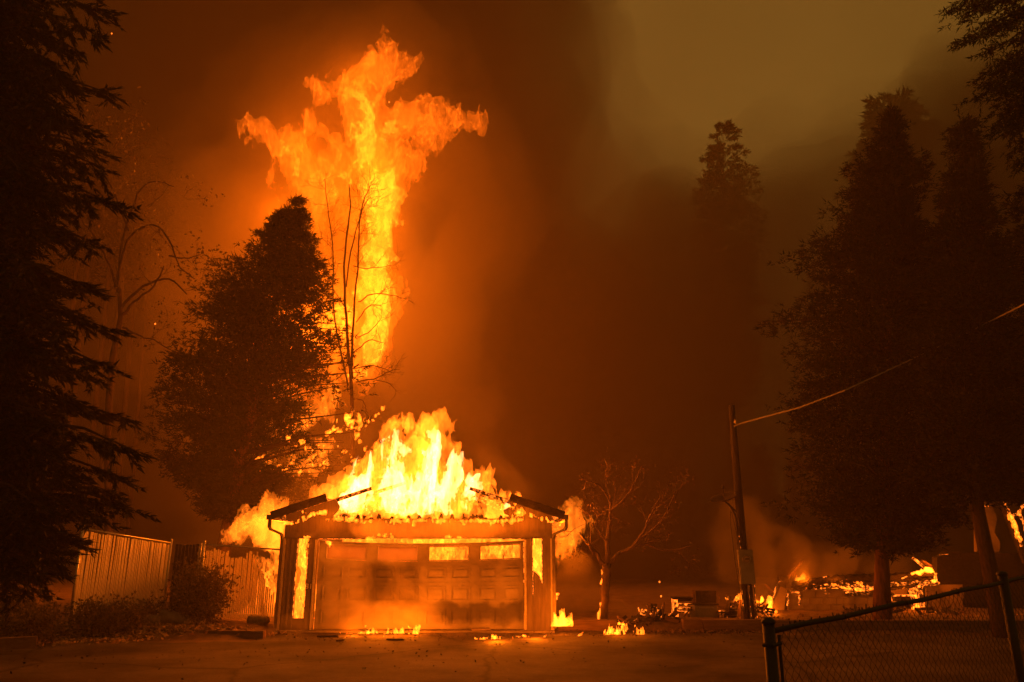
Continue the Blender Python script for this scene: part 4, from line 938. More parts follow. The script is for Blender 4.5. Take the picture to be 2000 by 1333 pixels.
# shrubs
def shrub(label, cx, cy, Y, wx, hz_, n, seed, leafL=.07, leafw=.016, m='leaf', stems=26):
    rng = np.random.default_rng(seed); c = at(cx, cy, Y); z = hf(c[0], Y); t = thing('shrub', label, 'shrub', (c[0], Y, z)); mb = MB(); Ps = []; Ds = []
    for i in range(stems):
        a = rng.uniform(0, 2*np.pi); r = rng.uniform(0, 1)**.5; h = hz_*(1-.5*r*r)*rng.uniform(.7, 1.08)
        T = np.array((c[0]+math.cos(a)*r*wx, Y+math.sin(a)*r*wx*.7, z+h)); B = np.array((c[0]+math.cos(a)*r*wx*.25, Y+math.sin(a)*r*wx*.2, z-.02)); m_ = B*.45+T*.55+np.array([0, 0, h*.12])
        mb.tube([B, m_, T], [.014, .009, .004], 4, False)
        for k in range(n):
            u = rng.uniform(.1, 1.02); q = (1-u)**2*B+2*u*(1-u)*m_+u*u*T; o = rng.normal(size=3)*.13; Ps.append(q+o); d = o+(T-B)*.15+rng.normal(size=3)*.05; Ds.append(d/np.linalg.norm(d))
    mb.build('stem', M['twig'], t, kind='stuff'); V, Qd = fans(np.array(Ps), np.array(Ds), leafL, 4, .7, leafw, rng, tip=(.7, 1.2)); obj('crown', mesh_np('crown', V, Qd), M[m], t); return t
shrub('leafy shrub growing before the dark gate', 385, 1215, 18.9, .78, 1.55, 110, 501)
shrub('low spreading shrub before the left slatted fence panel', 205, 1215, 17.6, .85, .55, 80, 502)
shrub('dark shrub at the far left behind the short timber', 45, 1225, 16.6, .9, .8, 100, 503)
shrub('small weedy shrub at the foot of the fence corner post', 285, 1215, 18.8, .35, .4, 45, 504, stems=14)
shrub('tall dark bush in the shadow under the fir', -20, 1215, 17.2, .9, 1.3, 100, 505)
# leaf litter and scraps
def litter(name, label, areas, n, seed, s=(.02, .05), m='litter', curl=.5, cat='leaves'):
    rng = np.random.default_rng(seed); V = []; 
    for (x0, y0, Ya, x1, y1, Yb, w), nn in zip(areas, n):
        a = at(x0, y0, Ya); b = at(x1, y1, Yb)
        for i in range(nn):
            q = rng.uniform(); p = a*(1-q)+b*q+rng.normal(size=3)*w; z = hf(p[0], p[1])+.025+rng.uniform(0, .02); r = rng.uniform(*s)
            u = rng.normal(size=3); u[2] *= curl; u /= np.linalg.norm(u); v = np.cross(u, rng.normal(size=3)*np.array([.5, .5, 1])); v /= np.linalg.norm(v)+1e-6
            c = np.array((p[0], p[1], z)); V += [c-u*r, c+v*r*.5, c+u*r, c-v*r*.5]
    V = np.array(V); return obj(name, mesh_np(name, V, np.arange(len(V)).reshape(-1, 4)), M[m], label=label, cat=cat, kind='stuff')
litter('leaf_litter', 'dry leaves scattered along the edge of the driveway at left', [(60,1262,16.6,300,1248,17.3,.25),(240,1240,17.6,520,1242,18.2,.22),(250,1236,18.3,420,1228,18.6,.3),(30,1240,17,260,1230,17.8,.5)], (520, 620, 260, 600), 601, (.035, .085))
litter('driveway_litter', 'charred flakes and twigs strewn over the driveway', [(540,1255,17.6,1000,1258,17.6,.5),(1000,1250,18.3,1480,1246,18.6,.35),(500,1280,15,1500,1280,15,1.4),(0,1290,14.5,700,1285,14.6,1)], (260, 620, 260, 160), 602, (.012, .032), 'char')
litter('bank_litter', 'leaves and scraps heaped below the kerb wall at right', [(1270,1238,18.9,1490,1236,18.9,.3),(1500,1236,18.6,1900,1240,18,.5),(1500,1222,20.5,1900,1215,21,.5)], (420, 300, 420), 603, (.02, .045), 'timber')
def scrap(label, x, y, w, h, d, ang, seed, m='char', z=None, name='charred_board'):
    Y = gy(y, 0); p = at(x, y, Y); R = random.Random(seed)
    return MB().box((p[0], Y, h/2+.012+(z or hf(p[0], Y))), (w, d, h), Matrix.Rotation(ang, 3, 'Z'), .012, R).build(name, M[m], label=label, cat='debris')
scrap('thin charred board lying before the left garage posts', 640, 1246, .45, .03, .07, .12, 1)
scrap('pale square board lying at the foot of the garage door right side', 938, 1236, .42, .04, .3, .1, 2, 'plaster', .045)
scrap('charred stick on the driveway before the door middle', 772, 1252, .4, .03, .05, -.3, 3); scrap('short charred stick on the driveway left of the door middle', 664, 1254, .16, .03, .05, .5, 4)
scrap('broken charred lath leaning in the right garage corner', 1068, 1226, .3, .03, .04, .7, 5, z=.05)

# ------------------------------------------------------------------ kerb wall right of the garage
for i, (xa, xb) in enumerate(((1089, 1205), (1207, 1222), (1335, 1372), (1374, 1490))):
    a = at(xa, 1235, 19.4)[0]; b = at(xb, 1235, 19.4)[0]
    if i == 0:
        kw = thing('kerb_wall', 'low timber kerb wall running right from the garage to the pole', 'wall', (a, 19.45, 0))
    R = random.Random(700+i)
    MB().box(((a+b)/2, 19.44+R.uniform(-.02, .02), .115-.03*(i == 1)), (b-a, .16, .25-.05*(i == 1)), Matrix.Rotation(R.uniform(-.01, .01), 3, 'Z'), .01, R).build('timber', M['timber'], kw)
a = at(1492, 1235, 19.4)[0]; b = a+7.5
MB().box(((a+b)/2, 19.46, .11), (b-a, .16, .24), None, .01, random.Random(9)).build('timber', M['timber'], kw)

# ------------------------------------------------------------------ utility pole
PY = 20.4
pb = at(1462, 1218, PY); pt = at(1429, 792, PY)
pole = thing('utility_pole', 'leaning wooden service pole with meter box and conduits', 'pole', (pb[0], PY, pb[2]))
def onp(py, dx=0, dy=0): q = at(0, py, PY)[2]; u = (q-pb[2])/(pt[2]-pb[2]); return (pb[0]+(pt[0]-pb[0])*u+dx, PY+dy, q)
MB().tube([onp(1235), onp(1130), onp(1000), onp(880), onp(792)], [.125, .12, .11, .095, .08], 12, wob=.03, R=random.Random(1)).build('post', M['pole_wood'], pole, smooth=True)
b0 = onp(1140); b1 = onp(1074)
box = MB().box(((b0[0]+b1[0])/2-.02, PY-.22, (b0[2]+b1[2])/2), (.37, .16, b1[2]-b0[2]), Matrix.Rotation(-.012, 3, 'Y')).build('meter_box', M['greybox'], pole)
MB().box(((b0[0]+b1[0])/2-.02, PY-.31, (b0[2]+b1[2])/2-.2), (.33, .015, (b1[2]-b0[2])*.5)).build('box_cover', M['greybox'], box)
mc = onp(1092, -.02, -.30); mt = MB().disc(mc, .10, .02).disc((mc[0], PY-.32, mc[2]), .085, .05).build('meter', M['glass'], box); MB().disc((mc[0], PY-.318, mc[2]), .075, .01).build('meter_dial', M['trim'], box)
MB().tube([(mc[0]+.1*math.cos(q), PY-.325, mc[2]+.1*math.sin(q)) for q in np.linspace(0, 2*math.pi, 20)], .009, 6).build('meter_ring', M['steel'], box)
MB().box((mc[0], PY-.385, mc[2]), (.09, .006, .03)).build('meter_label', M['char'], box)
for k, (dx, r) in enumerate(((-.16, .025), (-.07, .03), (.02, .03), (.10, .025), (.165, .02))):
    MB().tube([onp(1141, dx-.01, -.20), onp(1180, dx+random.Random(k).uniform(-.015, .015), -.19), onp(1222, dx, -.17)], r, 8).build('conduit', M['pole_wood' if k % 2 else 'gutter'], pole, smooth=True)
MB().tube([onp(1074, -.10, -.14), onp(1040, -.13, -.13), onp(1010, -.15, -.12), onp(1000, -.20, -.12), onp(990, -.27, -.12), onp(985, -.33, -.13)], [.03, .028, .026, .024, .024, .03], 8).build('riser_conduit', M['char'], pole, smooth=True)
jag([onp(1040, -.12, -.17), onp(1074, -.11, -.17)], .012, 'glowing_edge', M['ember'], pole, 3, 20)
for k, dx in enumerate((-.16, .02, .165)): jag([onp(1142, dx-.01, -.235), onp(1215, dx, -.21)], .010, 'glowing_edge', M['ember'], pole, 30+k, 26)
MB().tube([onp(998, -.28, -.13), onp(1030, -.31, -.16), onp(1100, -.28, -.2), onp(1150, -.22, -.2), onp(1210, -.2, -.15)], .009, 5).build('loose_cable', M['blackcable'], pole)
MB().tube([onp(1000, -.26, -.14), onp(1025, -.22, -.18), onp(1050, -.17, -.2), onp(1090, -.24, -.22), onp(1135, -.2, -.2)], .008, 5).build('loose_cable', M['blackcable'], pole)
# satellite dish on its bracket
dc = np.array(onp(978, -.40, -.05)); dish = thing('satellite_dish', 'dark satellite dish bracketed to the service pole', 'satellite dish', tuple(dc))
nrm = Vector((-.25, -.25, .95)).normalized(); ax_ = nrm.orthogonal().normalized(); bx_ = nrm.cross(ax_); V = []; Fc = []; nr, nk = 6, 24
for l in (0, .012):
    for i in range(nr+1):
        for k in range(nk):
            r = .40*i/nr; q = 2*math.pi*k/nk; V.append(tuple(Vector(dc)+ax_*(r*math.cos(q))+bx_*(r*.9*math.sin(q))+nrm*(.10*(i/nr)**2-l)))
o_ = (nr+1)*nk
for i in range(nr):
    for k in range(nk):
        k2 = (k+1) % nk; Fc.append((i*nk+k, i*nk+k2, (i+1)*nk+k2, (i+1)*nk+k)); Fc.append((o_+i*nk+k2, o_+i*nk+k, o_+(i+1)*nk+k, o_+(i+1)*nk+k2))
for k in range(nk): k2 = (k+1) % nk; Fc.append((nr*nk+k, nr*nk+k2, o_+nr*nk+k2, o_+nr*nk+k))
dm = bpy.data.meshes.new('reflector'); dm.from_pydata(V, [], Fc); dm.update(); dm.shade_smooth(); obj('reflector', dm, M['char'], dish)
MB().tube([tuple(dc-np.array(nrm)*.02), tuple(dc-np.array((-.12, 0, .12))), onp(1000, -.1, -.02)], .02, 6).build('bracket_arm', M['char'], dish)
MB().tube([tuple(dc+np.array(nrm)*.0), tuple(dc+np.array(nrm)*.35+np.array((.05, 0, 0)))], .01, 5).box(tuple(dc+np.array(nrm)*.36+np.array((.05, 0, 0))), (.06, .06, .09)).build('feed_horn', M['char'], dish)
# service drop: twisted cables climbing to the right
wp = [at(1433, 833, PY-.1), at(1452, 826, 20.1), at(1560, 797, 18.8), at(1650, 763, 17.9), at(1760, 712, 17.9), at(1880, 655, 17.6), at(1990, 600, 15.8), at(2120, 530, 14.0)]
wp = [Vector(p) for p in wp]; full = []
for a, b in zip(wp[:-1], wp[1:]):
    for i in range(30): full.append(a.lerp(b, i/30))
sd = thing('service_drop', 'twisted overhead service cable climbing right from the pole', 'cable', tuple(wp[0]))
for ph in (0, 2.1, 4.2):
    MB().tube([p+Vector((0, math.cos(i*.55+ph)*.011, math.sin(i*.55+ph)*.011)) for i, p in enumerate(full)], .008, 4).build('cable_strand', M['cable'], sd)
MB().tube([onp(826, -.0, -.09), onp(826, .03, -.15)], .02, 6).tube([onp(822, .03, -.16), onp(830, .03, -.16)], .03, 8).build('insulator', M['trim'], pole)

# ------------------------------------------------------------------ burnt things between tree and pole
RY = 21.3
def pile(name, label, x0, x1, yb, hpx, Y, n, seed, mats=('char', 'timber', 'ember'), cat='rubble', lmax=.8):
    R = random.Random(seed); c = at((x0+x1)/2, yb, Y); t = thing(name, label, cat, (c[0], Y, hf(c[0], Y))); g_ = hf(c[0], Y)
    for i in range(n):
        q = R.uniform(0, 1); X = at(x0+(x1-x0)*q, yb, Y)[0]; env = math.sin(math.pi*(.08+.84*q)); H = hpx*mpp(yb, Y)*env
        p = Vector((X, Y+R.uniform(-.4, .5), g_+R.uniform(0, H*.8)+.03)); ln = R.uniform(.2, lmax); an = R.uniform(0, math.pi); el = R.uniform(-.5, .5) if R.random() < .8 else R.uniform(.6, 1.2)
        d = Vector((math.cos(an)*math.cos(el), math.sin(an)*math.cos(el)*.5, math.sin(el)))*ln/2
        if p.z-abs(d.z) < g_: p.z = g_+abs(d.z)*.9
        MB().bar(p-d, p+d, R.uniform(.03, .12), R.uniform(.015, .05), R.uniform(0, 3), R.uniform(.6, 1)).build(R.choice(('board', 'board', 'lath')), M[R.choice(mats)], t)
    return t
pile('burnt_woodpile', 'smouldering heap of charred wood on the bank right of the bare tree', 1255, 1302, 1216, 26, 20.3, 30, 1, ('char', 'ember', 'ember', 'timber'), lmax=.5)
pile('burnt_woodpile', 'low spill of charred boards on the ground below the smouldering heap', 1215, 1335, 1232, 10, 19.6, 26, 2, ('char', 'timber', 'timber', 'emberfaint'), lmax=.6)
def bpx(x0, x1, y0, y1, Y, d, name, m, par, z=None, jit=.01, seed=0, ry_=0, rz_=0):
    a = at(x0, (y0+y1)/2, Y); b = at(x1, (y0+y1)/2, Y); zt = at(0, y0, Y)[2]; zb = at(0, y1, Y)[2]
    rot = Matrix.Rotation(rz_, 3, 'Z')@Matrix.Rotation(ry_, 3, 'Y')
    return MB().box(((a[0]+b[0])/2, Y+d/2, (zt+zb)/2), (b[0]-a[0], d, zt-zb), rot, jit, random.Random(seed)).build(name, M[m], par)
sh = thing('burning_shelf', 'small wooden shelf unit glowing with embers beside the dark appliance', 'shelf', at(1338, 1215, RY))
for i, y in enumerate((1172, 1180, 1187, 1195)): bpx(1321+i*.6, 1352, y, y+3, RY, .35, 'shelf_board', 'emberhot' if i else 'char', sh, seed=i, ry_=.03*(i-1))
bpx(1318, 1325, 1170, 1216, RY, .4, 'side_panel', 'emberhot', sh, seed=7); bpx(1349, 1353, 1186, 1217, RY, .4, 'side_panel', 'char', sh, seed=8); bpx(1316, 1354, 1167, 1171, RY-.03, .45, 'top_board', 'char', sh, seed=9)
MB().bar(at(1327, 1214, RY-.05), at(1350, 1188, RY-.05), .05, .03).build('fallen_lath', M['timber'], sh)
bl = thing('leaning_panel', 'pale leaning panel beside the burning shelf', 'panel', at(1352, 1217, RY-.1)); MB().prism([at(1347, 1193, RY-.15), at(1358, 1193, RY-.15), at(1357, 1218, RY-.15), at(1351, 1217, RY-.15)], (0, .03, 0)).build('board', M['plaster'], bl)
st = thing('stove', 'dark burnt stove with raised back standing left of the pole', 'stove', at(1380, 1217, RY))
bpx(1358, 1402, 1183, 1218, RY, .6, 'body', 'greybox', st, jit=.004); bpx(1357, 1404, 1180, 1183, RY-.02, .64, 'cook_top', 'char', st, jit=.003); bpx(1360, 1400, 1155, 1180, RY+.45, .12, 'back_panel', 'char', st, jit=.02, ry_=.04)
bpx(1363, 1398, 1190, 1211, RY-.02, .02, 'oven_door', 'greybox', st, jit=.002); bpx(1366, 1395, 1187, 1188.5, RY-.06, .03, 'door_handle', 'steel', st, jit=.001); bpx(1353, 1358, 1153, 1184, RY+.35, .1, 'side_post', 'timber', st, jit=.01)
jag([at(1401, 1158, RY+.3), at(1404, 1170, RY+.3), at(1402, 1184, RY+.2), at(1416, 1190, RY+.1)], .018, 'bent_pipe', M['timber'], st, 4, 8)
br = thing('barrel', 'round dark barrel between the stove and the pole', 'barrel', at(1429, 1218, RY-.1)); bc = at(1429, 1218, RY); bz = .15
bh = at(0, 1188, RY)[2]-bz
MB().tube([(bc[0], RY, bz), (bc[0], RY, bz+bh*.25), (bc[0], RY, bz+bh*.5), (bc[0], RY, bz+bh*.75), (bc[0], RY, bz+bh)], [.15, .165, .17, .165, .15], 16).build('shell', M['char'], br, smooth=True)
for q in (.25, .75): MB().tube([(bc[0], RY, bz+bh*q-.01), (bc[0], RY, bz+bh*q+.01)], .175, 16).build('hoop', M['gutter'], br)
ch = thing('burnt_chair', 'skeleton of a burnt chair tipped beside the stove', 'chair', at(1410, 1217, RY-.3))
for k, (x, y) in enumerate(((1402, 1216), (1414, 1217), (1408, 1214), (1420, 1214))): MB().bar(at(x, y, RY-.3+.2*(k > 1)), at(x+2, 1196, RY-.3+.2*(k > 1)), .03, .03).build('leg', M['emberfaint'], ch)
MB().bar(at(1402, 1196, RY-.2), at(1422, 1197, RY-.2), .3, .03).build('seat', M['char'], ch); MB().bar(at(1421, 1197, RY-.2), at(1424, 1176, RY-.2), .03, .3).build('backrest', M['char'], ch)
pile('rubble_heap', 'tangled burnt rubble heap directly behind the pole', 1425, 1500, 1216, 34, 22, 46, 5, ('char', 'char', 'timber', 'ember', 'gutter'), lmax=.9)
def small_fire(label, strokes, Y, seed, power=15, h=.022, vol=56, sf=2.2, name='rubble_flame', warp=.09, rough=.06, dj=.1):
    m = strokes[len(strokes)//2][0]
    return flame(name, label, strokes, Y, h=h, vol=vol, sf=sf, warp=warp, rough=rough, wf=3.5, nf=7, seed=seed, dj=dj, bias=-.4, lights=((m[0], m[1]-6, power, .12, Y-.3),) if power else (), sc=6, carve=.04)
small_fire('little flame between the barrel and the pole', [[(1419,1170,3),(1423,1163,4),(1421,1156,2)]], RY, 71, 5)
small_fire('orange flame behind the foot of the pole', [[(1440,1172,3),(1448,1166,5),(1452,1160,4)],[(1455,1168,4),(1450,1172,4)]], 21.8, 72, 30, vol=8)
small_fire('small flame on a leaning board right of the pole', [[(1486,1178,3),(1492,1172,5),(1496,1166,4)],[(1484,1182,2),(1480,1186,2)]], 22.5, 73, 30)

# ------------------------------------------------------------------ ruin of the burnt house
HY = 24.0
ru = thing('burnt_house', 'collapsed burning house behind the fence with a fallen roof beam', 'house', at(1680, 1215, HY))
def blockwall(x0, x1, y0, y1, Y, nm='wall_block', seed=0, skip=None):
    """wall of separate concrete blocks, top course ragged"""
    a = at(x0, 1180, Y)[0]; b = at(x1, 1180, Y)[0]; zb = .1; zt = at(0, y0, Y)[2]; bh = .2; n = int((zt-zb)/bh+.5); bw = .4; R = random.Random(seed)
    wall = MB().box(((a+b)/2, Y+.12, (zt+zb)/2-.02), (b-a-.02, .10, zt-zb-.04)).build('wall', M['block'], ru); m0 = MB().box((0, 0, 0), (bw-.008, .14, bh-.008)).mesh('block'); m1 = MB().box((0, 0, 0), (bw/2-.008, .14, bh-.008)).mesh('half_block')
    for r in range(n):
        X = a
        half = r % 2
        while X < b-.1:
            w_ = bw/2 if (half or X+bw > b+.05) else bw; half = 0
            if not (skip and skip(X+w_/2, zb+bh*(r+.5))):
                o = obj('block', m0 if w_ == bw else m1, M['block'], wall); setloc(o, (X+w_/2, Y+R.uniform(-.004, .004), zb+bh*(r+.5)))
            X += w_
    return wall
def opening(X, Z): a = at(1543, 1170, HY)[0]; b = at(1556, 1170, HY)[0]; return a < X < b and .55 < Z < 1.0
blockwall(1541, 1652, 1148, 1215, HY, seed=1, skip=opening)
blockwall(1654, 1700, 1160, 1215, HY+.3, seed=2)
fr = MB()
for (p, q) in (((1538,1184),(1539,1160)), ((1538,1160),(1546,1157)), ((1546,1157),(1561,1158)), ((1560,1158),(1562,1182))):
    jag([at(*p, HY-.12), at(*q, HY-.12)], .035, 'window_casing', M['emberhot'], ru, int(p[0]+q[1]), 8)
# charred post, leaning siding and boards at the left end
MB().bar(at(1529, 1200, HY-.1), at(1527, 1135, HY-.1), .18, .18).build('charred_post', M['char'], ru)
bpx(1524, 1542, 1127, 1140, HY-.1, .25, 'charred_beam_end', 'char', ru, jit=.03)
MB().bar(at(1534, 1132, HY), at(1568, 1096, HY+.2), .09, .05).build('leaning_board', M['timber'], ru)
MB().bar(at(1545, 1130, HY), at(1562, 1105, HY+.2), .05, .03).build('leaning_board', M['timber'], ru)
MB().bar(at(1494, 1142, HY-.3), at(1510, 1158, HY-.3), .14, .05).build('leaning_board', M['timber'], ru)
MB().prism([at(1500, 1205, HY-.5), at(1530, 1212, HY-.5), at(1536, 1150, HY-.3), at(1525, 1146, HY-.3)], (0, .04, 0)).build('fallen_siding', M['plaster'], ru)
jag([at(1500, 1190, HY-.6), at(1512, 1160, HY-.5), at(1518, 1140, HY-.4), at(1526, 1136, HY-.3)], .03, 'smouldering_lath', M['emberhot'], ru, 5, 10)
MB().bar(at(1478, 1196, HY-.8), at(1506, 1165, HY-.6), .12, .06).build('leaning_board', M['timber'], ru)
MB().tube([at(1524, 1199, HY-.6), at(1550, 1198, HY-.6)], .018, 6).tube([at(1538, 1199, HY-.6), at(1536, 1214, HY-.6)], .018, 6).tube([at(1536, 1193, HY-.6), at(1536, 1199, HY-.6)], .03, 6).build('standpipe', M['char'], ru)
# the long sagging beam
def beam(pts, w, name, m, n=14, jit=.02, seed=1):
    P = [Vector(at(*p)) for p in pts]; tot = []
    for a, b in zip(P[:-1], P[1:]):
        for i in range(n): tot.append(a.lerp(b, i/n))
    tot.append(P[-1]); R = random.Random(seed)
    return MB().tube([p+Vector((0, 0, R.uniform(-jit, jit))) for p in tot], [w*R.uniform(.85, 1.1) for _ in tot], 6).build(name, M[m], ru)
beam([(1549,1143,HY-.3), (1600,1134,HY-.3), (1660,1128,HY-.3), (1740,1126,HY-.3), (1822,1122,HY-.3)], .10, 'roof_beam', 'char')
beam([(1552,1150,HY-.2), (1610,1143,HY-.2), (1650,1141,HY-.2)], .08, 'roof_beam', 'emberfaint', seed=2)
beam([(1575,1147,HY-.15), (1620,1139,HY-.15), (1665,1143,HY-.15), (1700,1149,HY-.15)], .055, 'rafter', 'ember', seed=3)
beam([(1620,1135,HY-.1), (1650,1145,HY-.1), (1680,1153,HY-.1), (1712,1150,HY-.1)], .04, 'rafter', 'emberhot', seed=4, jit=.04)
beam([(1730,1143,HY-.2), (1770,1140,HY-.2), (1818,1131,HY-.2)], .05, 'rafter', 'ember', seed=5)
beam([(1735,1150,HY-.1), (1780,1146,HY-.1), (1830,1137,HY-.1)], .05, 'rafter', 'char', seed=6)
beam([(1775,1155,HY-.3), (1800,1142,HY-.3), (1834,1139,HY-.3)], .045, 'rafter', 'emberhot', seed=7, jit=.03)
for i in range(22):
    x = 1585+i*5+R.uniform(-3, 3); y = 1142+R.uniform(-6, 8)
    MB().bar(at(x, y, HY-.35), at(x+R.uniform(3, 9), y+R.uniform(-5, 5), HY-.3), .05, .03).build('ember_chunk', M[R.choice(('ember', 'emberhot', 'emberfaint'))], ru)
bpx(1653, 1668, 1154, 1159, HY, .2, 'smouldering_lath', 'emberhot', ru, jit=.03)
R = random.Random(55)
for i in range(46):
    x = R.uniform(1560, 1840); y = R.uniform(1128, 1160) if R.random() < .6 else R.uniform(1198, 1212)
    d_ = HY-R.uniform(.2, .7); MB().bar(at(x, y, d_), at(x+R.uniform(2, 14), y+R.uniform(-5, 5), d_), R.uniform(.03, .06), .03).build('ember_chunk', M[R.choice(('ember', 'emberhot', 'emberfaint', 'char'))], ru)
beam([(1548,1149,HY-.25), (1600,1139,HY-.25), (1660,1133,HY-.25), (1740,1132,HY-.25), (1822,1128,HY-.25)], .07, 'roof_beam', 'char', seed=8)
beam([(1650,1160,HY-.1), (1690,1158,HY-.1), (1745,1162,HY-.1)], .06, 'fallen_purlin', 'emberfaint', seed=9)
# right part: shelves, pale siding, broken post
for i, (x0, x1, y) in enumerate(((1742,1790,1163), (1746,1784,1176), (1750,1790,1192), (1756,1792,1205))): bpx(x0, x1, y, y+2.2, HY-.2, .3, 'shelf_board', 'ember' if i else 'emberhot', ru, jit=.015, seed=i)
bpx(1740, 1746, 1160, 1206, HY-.2, .3, 'shelf_side', 'emberhot', ru, jit=.02, ry_=-.1); bpx(1748, 1778, 1166, 1175, HY+.1, .2, 'charred_board', 'char', ru); bpx(1752, 1780, 1180, 1190, HY+.1, .2, 'charred_board', 'char', ru)
bpx(1784, 1796, 1150, 1204, HY-.25, .12, 'smouldering_post', 'emberhot', ru, jit=.03, ry_=-.06); bpx(1797, 1806, 1150, 1190, HY-.2, .1, 'smouldering_post', 'ember', ru, jit=.02, ry_=-.06)
pl = at(1700, 1130, HY)
MB().prism([at(1732, 1152, HY+.3), at(1772, 1150, HY+.3), at(1770, 1166, HY+.3), at(1736, 1166, HY+.3)], (0, .06, 0)).build('siding_piece', M['plaster'], ru)
for i in range(5):
    z0 = 1143+i*13.5
    MB().prism([at(1808+i*.6, z0, HY+.1), at(1882-abs(i-1)*2, z0-1, HY+.1), at(1882-abs(i-1)*2, z0+12.5, HY+.13), at(1808+i*.6, z0+13, HY+.13)], (0, .03, 0)).build('siding_board', M['plaster'], ru)
bpx(1797, 1828, 1188, 1213, HY-.6, .3, 'charred_crate', 'char', ru, jit=.03)
jag([at(1806, 1212, HY-.8), at(1836, 1213, HY-.8)], .02, 'smouldering_lath', M['emberhot'], ru, 12, 14)
MB().bar(at(1783, 1090, HY-.2), at(1822, 1122, HY-.2), .09, .06).build('smouldering_rafter', M['emberhot'], ru); MB().bar(at(1800, 1095, HY-.1), at(1818, 1106, HY-.1), .16, .05).build('charred_board', M['timber'], ru)
MB().bar(at(1824, 1122, HY-.2), at(1826, 1140, HY-.2), .12, .1).build('smouldering_post', M['emberhot'], ru)
# dark rear block, window frame, leaning burning rafters on the far right
R2 = random.Random(4)
V = [at(1830, 1090, HY+1), at(1850, 1078, HY+1), at(1900, 1080, HY+1), at(2100, 1082, HY+1), at(2100, 1222, HY+1), at(1830, 1222, HY+1)]
MB().prism(V, (0, .3, 0)).build('rear_wall', M['char'], ru)
jag([at(1834, 1084, HY+.97), at(1852, 1083, HY+.97)], .012, 'glowing_edge', M['ember'], ru, 9, 12)
MB().prism([at(1906, 1000, HY+1.2), at(1912, 972, HY+1.2), at(1930, 958, HY+1.2), at(1936, 985, HY+1.2), at(1948, 1012, HY+1.2), at(1942, 1040, HY+1.2), at(1954, 1060, HY+1.2), at(1952, 1078, HY+1.2), at(1908, 1078, HY+1.2)], (0, .15, 0)).build('plaster_wall', M['plaster'], ru)
jag([at(1931, 989, HY+1.1), at(1920, 989, HY+1.1), at(1923, 1022, HY+1.1), at(1930, 1020, HY+1.1)], .035, 'smouldering_frame', M['ember'], ru, 14, 8)
MB().bar(at(1952, 965, HY+.4), at(2004, 1100, HY+.4), .16, .12).build('leaning_rafter', M['char'], ru)
jag([at(1961, 982, HY+.3), at(1980, 1020, HY+.3), at(1995, 1068, HY+.3)], .045, 'glowing_edge', M['emberhot'], ru, 15, 14)
MB().bar(at(1958, 978, HY+.6), at(2030, 984, HY+.6), .14, .1).build('charred_beam', M['char'], ru)
for i, (p, q) in enumerate((((1990,995),(2003,1040)), ((1978,1010),(2005,985)), ((1995,985),(2010,1000)))): jag([at(*p, HY+.5), at(*q, HY+.5)], .05, 'smouldering_rafter', M['emberhot'], ru, 16+i, 8)
pile('rubble_heap', 'burnt rubble strewn behind the right part of the fence', 1640, 1900, 1216, 8, 22.6, 34, 11, ('char', 'timber', 'block', 'char'), lmax=.5)
small_fire('bright fire at the left foot of the ruin', tongues(1482, 1520, 1206, 30, 12, 81, 3, 6)+[[(1500,1196,6),(1505,1180,6),(1503,1170,3)],[(1519,1212,3),(1530,1212,3)],[(1514,1204,4),(1524,1200,3)]], HY-.9, 74, 110, vol=16)
small_fire('fire burning low behind the block wall of the ruin', tongues(1590, 1700, 1150, 16, 14, 91, 3, 6), HY+1.6, 90, 160, vol=8)
small_fire('fire behind the glowing shelves of the ruin', tongues(1735, 1800, 1150, 14, 9, 92, 3, 6), HY+1.4, 92, 90, vol=8)
small_fire('flame on top of the ruin beside the leaning board', tongues(1556, 1576, 1136, 20, 7, 93, 2, 4)+[[(1560,1134,3),(1576,1134,3)]], HY-.1, 75, 40, vol=8)
small_fire('fire wrapped round the broken post at the ruin right end', [[(1795,1122,3),(1812,1118,5),(1824,1114,6),(1826,1108,3)],[(1824,1118,5),(1825,1135,4)],[(1800,1121,3),(1780,1123,1.6)]], HY-.35, 76, 60)
small_fire('yellow tongue of fire inside the glowing shelves', [[(1782,1158,4),(1790,1168,7),(1793,1182,6),(1786,1190,4)],[(1775,1160,3),(1790,1152,3)]], HY-.5, 77, 50, vol=12)
small_fire('small flame behind the chain link at the charred crate', [[(1824,1206,4),(1828,1200,4)],[(1804,1214,1.5),(1836,1214,1.5)]], HY-1, 78, 5, vol=10)
small_fire('flat bar of flame glowing at the trunk foot', [[(1902,1209,2.4),(1928,1210,2.8)],[(1905,1212,2),(1925,1213,2)]], 22.5, 79, 12, vol=20)
small_fire('flat bar of flame at the right frame edge', [[(1986,1208,2.6),(2012,1208,3)],[(1990,1212,2),(2006,1212,2)]], 22.5, 80, 6, vol=20)
small_fire('flames running down the leaning rafter at the right edge', [[(1972,1008,2.5),(1985,1040,3),(1994,1062,4)],[(1990,1050,3),(1998,1058,3)],[(1998,990,4),(2008,985,5)]], HY+.2, 82, 18, vol=12)
small_fire('thin wavering flame under the middle of the fallen beam', [[(1622,1140,2.2),(1640,1146,2.6),(1664,1152,2.6),(1690,1152,2.4),(1708,1147,2.6)],[(1636,1137,2),(1652,1134,2)],[(1668,1140,2),(1676,1137,2.5),(1684,1142,2)]], HY-.3, 83, 18, vol=12, warp=.06, rough=.04)

